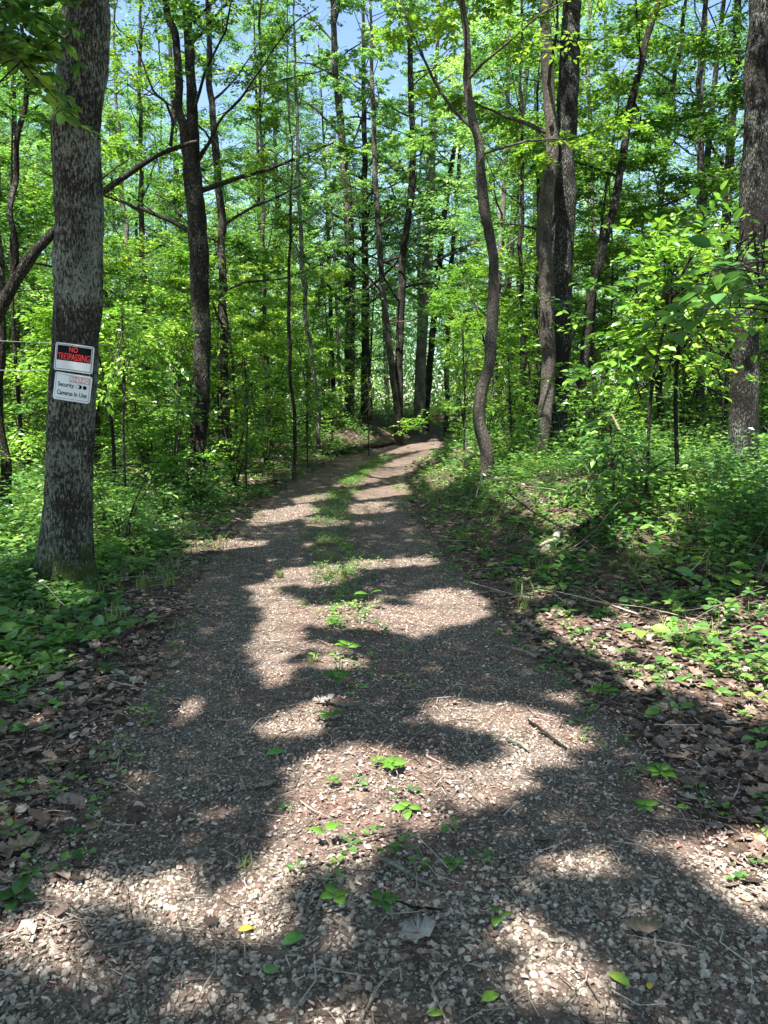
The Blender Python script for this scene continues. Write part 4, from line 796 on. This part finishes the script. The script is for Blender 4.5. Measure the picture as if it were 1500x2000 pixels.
acc = Acc()
for i in range(600):
    y = 4.5 + 11 * rng.random(); sd = rng.random() < .65; t_ = rng.uniform(1.6, 5.5) * (1 if sd else -1); x = float(xc(y)) + t_; L = rng.uniform(.25, .9); az = rng.uniform(0, 6.28); el = rng.uniform(-.05, .3) if rng.random() < .95 else rng.uniform(.6, 1.2); z = float(hgt(x, y)) + .02
    q = [np.array([x, y, z])]; d = np.array([cos(az) * cos(el), sin(az) * cos(el), sin(el)])
    for k in range(4): d = nrm(d + rng.normal(0, .16, 3)); q.append(q[-1] + d * L / 4)
    w, r = resample(np.array(q), np.linspace(rng.uniform(.003, .007), .0012, 5), .06); tube(acc, w, r, 4)
link("brush_twigs", acc.mesh("brush_twigs", True), m_twig, kind="stuff")
# ------------------------------------------------------------------ sticks and fallen wood (things)
def stick(name, label, spec, mat, cat="stick", lift=.022, side=None, group=None):
    """spec: (px, py, width px[, extra height])"""
    pts = []; R = []
    for s in spec:
        g = gpix(s[0], s[1] if len(s) < 4 else s[1]); r = s[2] * pscale(s[0], s[1], g[1]) / 2; pts.append(g + (0, 0, r * .9 + lift + (s[3] if len(s) > 3 else 0))); R.append(max(r, .0015))
    pts = np.array(pts); base = pts.mean(0); acc = Acc(); P, Rr = resample(pts, np.array(R), .02)
    P = P + np.stack([.004 * vn(P[:, 0] * 20, P[:, 1] * 20, i, 5) for i in range(3)], 1); tube(acc, P, Rr, 8, bark_disp(float(np.mean(R)) * .2, 3))
    for sd in (side or []):
        pp = np.array([gpix(a, b) + (0, 0, .028) for a, b in sd]); P, Rr = resample(pp, np.linspace(R[0] * .6, .0012, len(pp)), .02); tube(acc, P, Rr, 5)
    o = link(name, acc.mesh(name, True, base), mat); o.location = base; o["label"] = label; o["category"] = cat
    if group: o["group"] = group
    return o
stick("stick", "pale forked stick in the middle of the driveway beside a curled grey leaf", [(612,1377,6),(640,1380,7),(668,1386,8),(700,1388,8),(720,1400,7),(738,1414,5)], m_stick, side=[[(668,1386),(690,1372),(700,1365)]])
stick("stick", "thin twig lying just below the forked stick", [(655,1432,3),(690,1430,3),(726,1432,3)], m_stick)
stick("stick", "slim tan stick in shade on the upper right track", [(972,1267,4),(1000,1274,5),(1030,1283,6),(1046,1292,5)], m_stick)
stick("stick", "dark slender stick lying slanted in the right sun patch", [(1031,1416,5),(1050,1430,6),(1075,1450,6),(1104,1471,4)], m_stickdark)
stick("stick", "short thick grey stick left of the dark slanted one", [(989,1452,5),(1005,1460,7),(1022,1469,8),(1034,1477,6)], m_stick)
stick("stick", "mossy grey-green stick on the near gravel", [(742,1690,6),(770,1702,9),(800,1722,9),(830,1738,8),(850,1745,5)], m_stick)
stick("stick", "thin dark stick under the five-fingered seedlings", [(770,1776,4),(810,1785,5),(850,1790,5),(865,1791,3)], m_stickdark)
stick("stick", "pale bent stick running off the bottom edge", [(766,1912,5),(745,1938,7),(728,1960,8),(712,1990,9),(700,2030,10)], m_deadwood)
stick("stick", "forked wiry twig in the left track shade", [(227,1366,2),(245,1378,3),(258,1388,3),(275,1393,3),(290,1400,3)], m_stick, side=[[(245,1378),(241,1368),(236,1362)], [(258,1388),(300,1380)]])
stick("stick", "long faint twig across the left verge litter", [(140,1352,4),(180,1338,4),(215,1328,5),(240,1325,4),(258,1332,3)], m_stick)
stick("stick", "thin twig curving at the left shadow edge", [(176,1404,2),(190,1392,3),(205,1386,3),(220,1385,2)], m_stick)
stick("stick", "small pale twig in the sun above the seedlings", [(830,1430,3),(815,1442,3),(800,1458,4),(795,1468,3)], m_deadwood)
stick("stick", "dark bent twig on gravel below the big sun patch", [(640,1480+190,3),(700,1655,3),(745,1640,4),(788,1632,5)], m_deadwood)
stick("stick", "stubby reddish stick on the right of the gravel", [(1143,1580,7),(1150,1592,8),(1153,1604,6)], m_stick)
stick("stick", "straight brown stick at the left edge litter", [(20,1565,7),(60,1562,8),(98,1558,6)], m_stick)
def wood3(name, label, spec, mat, cat, seg=10, sides=()):
    """spec: (px, py, width, Y)"""
    acc = Acc(); pts = np.array([pix(a, b, Y) for a, b, w, Y in spec]); R = np.array([w * pscale(a, b, Y) / 2 for a, b, w, Y in spec]); P, Rr = resample(pts, R, .05); tube(acc, P, Rr, seg, bark_disp(float(R.mean()) * .2, 9))
    for sd in sides:
        pts2 = np.array([pix(a, b, Y) for a, b, w, Y in sd]); R2 = np.array([w * pscale(a, b, Y) / 2 for a, b, w, Y in sd]); P, Rr = resample(pts2, R2, .05); tube(acc, P, Rr, 6)
    base = pts[0]; o = link(name, acc.mesh(name, True, base), mat); o.location = base; o["label"] = label; o["category"] = cat; return o
def Yg(px, py): return float(gpix(px, py)[1])
y0 = Yg(1080, 1075)
wood3("fallen_branch", "long dark fallen branch rising right over the bank", [(1095,1062,12,y0),(1120,1040,10,y0+.1),(1170,1005,8,y0+.4),(1220,965,7,y0+.7),(1262,925,5,y0+1),(1300,900,4,y0+1.2)], m_bark_dark, "branch", sides=[[(1120,1040,6,y0),(1080,1020,5,y0),(1040,1000,4,y0),(990,962,3,y0+.3)], [(1170,1005,4,y0+.4),(1165,960,3,y0+.4),(1160,930,2,y0+.4)]])
wood3("broken_log", "short broken chunk of reddish wood at the bank foot", [(1042,1088,8,Yg(1042,1090)),(1068,1072,15,y0),(1085,1052,17,y0+.1),(1092,1035,8,y0+.2)], m_stick, "log")
wood3("stick", "pale stick beside the broken reddish wood", [(1032,1080,5,y0-.1),(1055,1066,6,y0),(1080,1050,5,y0+.2)], m_deadwood, "stick")
wood3("dead_pole", "bleached dead pole leaning left in the right woods", [(1262,935,9,11),(1248,905,8,11),(1230,872,7,11),(1212,845,5,11),(1195,810,4,11)], m_deadwood, "pole")
wood3("dead_pole", "short bleached upright stub beside the leaning dead pole", [(1258,905,6,11),(1261,885,7,11),(1264,865,4,11)], m_deadwood, "pole")
wood3("fallen_branch", "twisted pale branch at the right below the massive oak", [(1395,992,5,9),(1415,975,6,9),(1418,960,4,9),(1408,945,3,9)], m_deadwood, "branch", sides=[[(1415,975,3,9),(1425,955,2,9)]])
stick("fallen_log", "long brown log lying at the left side of the road bend", [(640,893,7),(690,882,9),(740,874,9),(772,868,7)], m_bark_far, "log")
y1 = Yg(1400, 1160)
for i, (s, e, lab) in enumerate([((1300,1130),(1500,1150),"upper dark branch of the brush heap on the right"), ((1310,1165),(1470,1140),"slanting dark branch of the brush heap on the right"), ((1330,1180),(1520,1175),"lowest dark branch of the brush heap on the right"), ((1285,1105),(1420,1175),"downward crossing branch of the brush heap on the right")]):
    wood3("brush_branch", lab, [(s[0], s[1], 6, y1), ((s[0]+e[0])/2, (s[1]+e[1])/2 - 6, 6, y1 + .1), (e[0], e[1], 4, y1 + .25)], m_stickdark, "branch")

# ------------------------------------------------------------------ seedlings and fallen leaves on the gravel (things)
def one_leaf(parent, name, T, TF, P, az, el, roll, s, mat, sub=None):
    d = np.array([[cos(az) * cos(el), sin(az) * cos(el), sin(el)]]); nn = np.array([[sin(roll) * -sin(az), sin(roll) * cos(az), 1.]]); X, Y, Zz = frame_from(d, nn)
    V, Fq = scatter(T, TF, np.array([P]), X, Y, Zz, np.array([s])); me = mesh_np(name, V, [Fq], True); o = link(name, me, mat, parent)
    sf = o.modifiers.new("thick", 'SOLIDIFY'); sf.thickness = .0006; return o
rl = np.random.default_rng(5)
def seedling(px, py, label, h=.05, ls=.05, n=5, kind='ovate', mat=None, name="seedling"):
    ls *= 1.3; h *= 1.15; g = gpix(px, py); o = thing(name, label, "seedling", g, "seedlings sprouting on the gravel driveway"); mat = mat or m_leaf_bright
    acc = Acc(); tube(acc, np.array([(0, 0, -.01), (.003, .002, h * .5), (0, 0, h)]), [.0016, .0013, .001], 5); link("stem", acc.mesh("stem", True), m_grass, o)
    T, TF = {'ovate': (L7, L7F), 'maple': MAP}[kind]
    for i in range(n):
        az = i * 6.283 / n + rl.uniform(-.3, .3); one_leaf(o, "leaf", T, TF, (cos(az) * .004, sin(az) * .004, h * rl.uniform(.8, 1.05)), az, rl.uniform(-.1, .35), rl.uniform(-.3, .3), ls * rl.uniform(.8, 1.15), mat)
    return o
seedling(650, 1545, "small round-topped seedling left in the big sun patch", .05, .026, 7)
seedling(768, 1512, "widest yellow-green seedling clump at the top of the sun patch", .045, .05, 7, 'maple')
seedling(740, 1500, "pale seedling touching the left of the widest clump", .03, .035, 5)
seedling(795, 1592, "low broad-leaved seedling in the centre of the sun patch", .03, .055, 4)
seedling(634, 1658, "single-leaf seedling on a tall stem at the sun patch rim", .07, .05, 2, 'maple')
seedling(656, 1785, "five-fingered seedling in shade left of its twin", .06, .045, 5)
seedling(748, 1790, "darker five-fingered seedling in shade right of its twin", .05, .04, 5, mat=m_leaf)
seedling(885, 1712, "feathery seedling in shade right of the sun patch", .05, .03, 8, mat=m_leaf)
seedling(1262, 1588, "bright seedling alone on the right gravel", .03, .04, 5)
seedling(975, 1810, "small pair-leaved seedling on the near right gravel", .04, .04, 3, mat=m_leaf)
seedling(680, 1290, "leafy seedling beside the upper grass tuft", .09, .07, 5)
seedling(655, 1345, "dark-leaved seedling just above the forked stick", .06, .07, 5, mat=m_leaf)
seedling(640, 1415, "green seedling below the forked stick", .05, .06, 4, mat=m_leaf)
seedling(720, 1192, "tall two-leaved sprout in the upper sun band", .12, .1, 2)
seedling(650, 1225, "low bushy weed in the upper sun band", .05, .05, 8, mat=m_leaf_bright)
seedling(1290, 1530, "pale spreading weed at the right road edge", .05, .05, 8, mat=m_leaf_bright)
seedling(30, 1775, "dark broad-leaved weed at the left edge", .04, .06, 5, mat=m_leaf)
seedling(1180, 1370, "fresh green weed on the right verge", .06, .07, 6)
seedling(210, 1290, "single bright seedling in the left verge litter", .06, .06, 4)
seedling(205, 1320, "drooping seedling below the bright one on the left verge", .05, .06, 5, mat=m_leaf)
m_fl_yel = flat_mat("fallen_yellow", (.55, .36, .05), .5, .4, .15, 60); m_fl_grn = flat_mat("fallen_green", (.10, .24, .05), .45, .4, .2, 60); m_fl_lime = flat_mat("fallen_lime", (.28, .42, .05), .45, .4, .15, 60)
m_fl_tan = flat_mat("fallen_tan", (.26, .19, .12), .7, .3, .3, 80); m_fl_grey = flat_mat("fallen_grey", (.30, .27, .24), .7, .3, .25, 80)
def fallen(px, py, label, s, az, mat, tm_=(L7, L7F), el=.05, lift=.022):
    g = gpix(px, py); X, Y, Zz = frame_from(np.array([[cos(az), sin(az), el]]), np.array([[rl.normal(0, .12), rl.normal(0, .12), 1.]])); V, Fq = scatter(tm_[0], tm_[1], np.zeros((1, 3)) - Y * s / 2, X, Y, Zz, np.array([s]))
    o = link("fallen_leaf", mesh_np("fallen_leaf", V, [Fq], True), mat); o.location = g + (0, 0, lift); o["label"] = label; o["category"] = "leaf"; m = o.modifiers.new("thick", 'SOLIDIFY'); m.thickness = .0006; return o
fallen(481, 1826, "yellow oval leaf on the sunny near gravel", .05, .3, m_fl_yel)
fallen(575, 1845, "folded blue-green leaf in shade near the yellow one", .085, .7, m_fl_grn)
fallen(530, 1908, "narrow green leaf below the folded blue-green one", .05, -.1, m_fl_grn)
fallen(958, 1960, "heart-shaped green leaf near the bottom edge", .06, .5, m_fl_lime)
fallen(850, 1993, "round lime leaf cut by the bottom edge", .05, .0, m_fl_lime)
fallen(1210, 1925, "narrow curled green leaf in the lower right patch", .07, -.9, m_fl_lime)
fallen(1268, 1938, "tiny yellow leaf beside the curled green leaf", .03, 1.2, m_fl_yel)
fallen(1335, 1586, "pale lime leaf on the right gravel", .06, -.1, m_fl_lime)
fallen(540, 1477, "long green leaf curled above the left of the sun patch", .10, .4, m_fl_grn)
fallen(470, 1830 - 130, "slim dried leaf blades at the left shadow rim", .05, 1.2, m_fl_tan)
fallen(640, 1350 + 30, "curled grey leaf resting on the forked stick", .09, .5, m_fl_grey, OAK[0], .2, .04)
fallen(815, 1840, "largest curled grey-brown leaf on the near gravel", .12, .1, m_fl_grey, OAK[1], .1, .03)
fallen(1255, 1830, "dried brown oak leaf on the lower right gravel", .12, -.5, m_fl_tan, OAK[0], .1, .03)
fallen(210, 1492, "flattened tan oak leaf in the left track", .14, .3, m_fl_tan, OAK[1], .0, .02)
fallen(110, 1235 + 100, "tan folded leaf in the left verge litter", .12, .9, m_fl_tan, OAK[2], .2, .04)
fallen(45, 1665, "brown lobed leaf at the left edge", .13, .6, m_fl_tan, OAK[0], .1, .03)
fallen(520, 1900 - 360, "reddish leaf scrap left of the sun patch", .09, .2, m_fl_tan, OAK[2], .1, .02)
fallen(820, 1925 - 575, "flat olive leaf on the dark upper gravel", .06, .0, m_fl_grn)
fallen(710, 1348, "pale green leaf above the forked stick", .07, -.2, m_fl_grn)
def tuft(px, py, label, n, h):
    global acc
    g = gpix(px, py); acc = Acc(); blades(n, g[0] + rng.normal(0, .012, n), g[1] + rng.normal(0, .012, n), h * .5, h); o = link("grass_tuft", acc.mesh("grass_tuft", False, g), m_grass); o.location = g; o["label"] = label; o["category"] = "grass tuft"; o["group"] = "grass tufts on the driveway"
tuft(478, 1705, "small grass tuft at the left shadow rim of the near gravel", 16, .07)
tuft(612, 1300, "grass tuft left of the leafy seedling", 22, .1); tuft(662, 1325, "taller grass tuft behind the dark-leaved seedling", 20, .13)
tuft(548, 1130, "bright grass tuft at the left of the upper sun band", 30, .12); tuft(672, 1130, "wide grass tuft in the middle of the upper sun band", 40, .14); tuft(800, 1345, "sparse grass tuft on the dark upper gravel", 12, .06)

# ------------------------------------------------------------------ signs on the oak
m_white = flat_mat("sign_white", (.74, .77, .76), .6, .15, .05, 14); m_black = flat_mat("sign_black", (.006, .006, .008), .65, .1, .2)
m_red = flat_mat("sign_red", (.85, .07, .07), .6, .15, .15, 25); m_pink = flat_mat("sign_faded_red", (.62, .27, .28), .45, .4, .15, 18); m_nail = flat_mat("nail_rust", (.06, .05, .045), .6, .5)
def bend(V): V = np.asarray(V, float).copy(); V[:, 1] = V[:, 1] + 1.15 * V[:, 0] ** 2; return V
def rrect(w, h, r, y, n=5, cxx=0, cyy=0, div=14):
    # filled rounded rectangle as vertical strips so that it can bend
    xs = np.unique(np.r_[np.linspace(-w / 2, w / 2, div), -w / 2 + r * (1 - np.cos(np.linspace(0, pi / 2, n))), w / 2 - r * (1 - np.cos(np.linspace(0, pi / 2, n)))])
    dd = np.clip(np.abs(xs) - (w / 2 - r), 0, r); hh = h / 2 - r + np.sqrt(np.maximum(r * r - dd * dd, 0)); V = np.concatenate([np.stack([xs + cxx, xs * 0 + y, cyy - hh], 1), np.stack([xs + cxx, xs * 0 + y, cyy + hh], 1)]); m = len(xs); i = np.arange(m - 1)
    return V, np.stack([i, i + 1, i + m + 1, i + m], 1)
def plate(parent, name, w, h, r, y, mat, thick=.0, **k):
    V, Fq = rrect(w, h, r, y, **k); me = mesh_np(name, bend(V), [Fq]); o = link(name, me, mat, parent)
    if thick: s = o.modifiers.new("thick", 'SOLIDIFY'); s.thickness = thick; s.offset = -1
    return o
def ring_plate(parent, name, w, h, r, lw, y, mat, cyy=0, cxx=0):
    a = np.linspace(0, 2 * pi, 4 * 14, endpoint=False); 
    def out(w, h, r):
        pts = []
        for sx_, sy_, a0 in ((1, 1, 0), (-1, 1, pi / 2), (-1, -1, pi), (1, -1, 3 * pi / 2)):
            for q in np.linspace(0, pi / 2, 6): pts.append((sx_ * (w / 2 - r) + r * cos(a0 + q), sy_ * (h / 2 - r) + r * sin(a0 + q)))
            nx = [(-1, 1), (-1, -1), (1, -1), (1, 1)][int(a0 / (pi / 2) + .1)]; e = np.array([nx[0] * (w / 2 - r) + r * cos(a0 + pi / 2), nx[1] * (h / 2 - r) + r * sin(a0 + pi / 2)]); s = np.array(pts[-1])
            for f in np.linspace(.12, .88, 7): pts.append(tuple(s * (1 - f) + e * f))
        return np.array(pts)
    A = out(w, h, r); B = out(w - 2 * lw, h - 2 * lw, max(r - lw, .001)); m = len(A); V = np.zeros((2 * m, 3)); V[:m, 0], V[:m, 2] = A[:, 0], A[:, 1]; V[m:, 0], V[m:, 2] = B[:, 0], B[:, 1]; V[:, 1] = y; V[:, 0] += cxx; V[:, 2] += cyy
    i = np.arange(m); link(name, mesh_np(name, bend(V), [np.stack([i, (i + 1) % m, m + (i + 1) % m, m + i], 1)]), mat, parent)
def text(parent, s, x0, x1, z0, z1, y, mat, bold=.0, name="lettering"):
    cu = bpy.data.curves.new("t", 'FONT'); cu.body = s; cu.size = 1; cu.offset = bold; o = bpy.data.objects.new("t", cu); C.objects.link(o)
    dg = bpy.context.evaluated_depsgraph_get(); me = bpy.data.meshes.new_from_object(o.evaluated_get(dg)); bpy.data.objects.remove(o); bpy.data.curves.remove(cu)
    bm = bmesh.new(); bm.from_mesh(me); bmesh.ops.triangulate(bm, faces=bm.faces[:]); bmesh.ops.subdivide_edges(bm, edges=[e for e in bm.edges if e.calc_length() > .35], cuts=2); bm.to_mesh(me); bm.free()
    co = np.empty(len(me.vertices) * 3); me.vertices.foreach_get("co", co); co = co.reshape(-1, 3); mn, mx = co.min(0), co.max(0)
    V = np.zeros_like(co); V[:, 0] = x0 + (co[:, 0] - mn[0]) / (mx[0] - mn[0]) * (x1 - x0); V[:, 2] = z0 + (co[:, 1] - mn[1]) / (mx[1] - mn[1]) * (z1 - z0); V[:, 1] = y
    V = bend(V); me.vertices.foreach_set("co", V.astype(np.float32).ravel()); me.materials.clear(); me.update(); me.name = name; link(name, me, mat, parent)
def sign(label, px, py, roll, yaw):
    p = pix(px, py, 6.655); o = thing("warning_sign", label, "sign", p); o.rotation_euler = (radians(-1), roll, yaw); return o
W_, H_ = .325, .232; E = .0016
s1 = sign("black and white no trespassing sign with red lettering, upper of two", 142.5, 699, radians(7.5), radians(3))
plate(s1, "panel", W_, H_, .014, 0, m_white, .0015); ring_plate(s1, "border", W_ - .022, H_ - .022, .008, .0042, -E, m_black)
plate(s1, "black_field", W_ - .042, .125, .004, -E, m_black, cyy=.033)
text(s1, "NO", -.036, .036, .045, .088, -2 * E, m_red, .02); text(s1, "TRESPASSING", -.132, .136, -.022, .034, -2 * E, m_red, .012)
for i, (a, b) in enumerate(((-1, -1), (-1, 1), (1, 1), (1, -1))):
    link("nail", mesh_np("nail", bend(rrect(.008, .008, .0039, -3 * E, cxx=a * (W_ / 2 - .006), cyy=b * (H_ / 2 - .006))[0]), [rrect(.008, .008, .0039, -3 * E)[1]]), m_nail, s1)
s2 = sign("white faded security cameras sign, lower of two", 139.5, 757, radians(9), radians(2))
plate(s2, "panel", W_ - .01, H_, .014, 0, m_white, .0015); ring_plate(s2, "border", W_ - .036, H_ - .03, .008, .0022, -E, m_black)
plate(s2, "red_field", .163, .05, .002, -E, m_pink, cxx=.058, cyy=.07); text(s2, "RNING", -.016, .132, .051, .089, -2 * E, m_white, .03)
text(s2, "Security", -.122, .022, -.012, .036, -E, m_black, .018); text(s2, "Cameras In Use", -.122, .128, -.072, -.032, -E, m_black, .018)
T_ = 40; a = np.linspace(0, 2 * pi, T_, endpoint=False)
def ell(cx_, cz_, rx, rz, y): return np.stack([cx_ + rx * np.cos(a), a * 0 + y, cz_ + rz * np.sin(a)], 1)
V = ell(.064, .014, .026, .017, -E); link("camera_icon", mesh_np("camera_icon", bend(V), [np.arange(T_)[None]]), m_black, s2); 
V = ell(.053, .014, .012, .013, -2 * E); link("icon_lens", mesh_np("icon_lens", bend(V), [np.arange(T_)[None]]), m_white, s2)
V = np.array([(.084, -2 * E, -.002), (.092, -2 * E, -.002), (.092, -2 * E, .030), (.084, -2 * E, .030)]); link("icon_band", mesh_np("icon_band", bend(V), [np.array([[0, 1, 2, 3]])]), m_white, s2)
V = np.array([(.093, -E, .002), (.108, -E, -.004), (.122, -E, .004), (.122, -E, .022), (.108, -E, .030), (.093, -E, .026)]); link("camera_icon", mesh_np("camera_icon", bend(V), [np.arange(6)[None]]), m_black, s2)
for (a_, b_) in ((-1, -1), (1, -1), (-1, 1), (1, 1)):
    V, Fq = rrect(.009, .009, .0044, -3 * E, cxx=a_ * (W_ / 2 - .012), cyy=b_ * (H_ / 2 - .008)); link("nail", mesh_np("nail", bend(V), [Fq]), m_nail, s2)
# fence wires
m_wire = flat_mat("wire", (.45, .46, .46), .4, .6)
for k_, (sp, lab) in enumerate((([(-80, 662, 9.0), (60, 669, 9.5), (300, 676, 15)], "upper fence wire passing behind the sign tree"), ([(-80, 722, 9.0), (60, 724, 9.5), (372, 727, 15)], "lower fence wire passing behind the sign tree"))):
    acc = Acc(); pts = np.array([pix(*s) for s in sp]); P, R = resample(pts, np.array([.0035] * 3), .3); tube(acc, P, R, 6); o = link("fence_wire", acc.mesh("fence_wire", True, pts[0]), m_wire); o.location = pts[0]; o["label"] = lab; o["category"] = "wire"; o["group"] = "fence wires behind the sign tree"
print("polys", sum(len(m.polygons) for m in bpy.data.meshes))
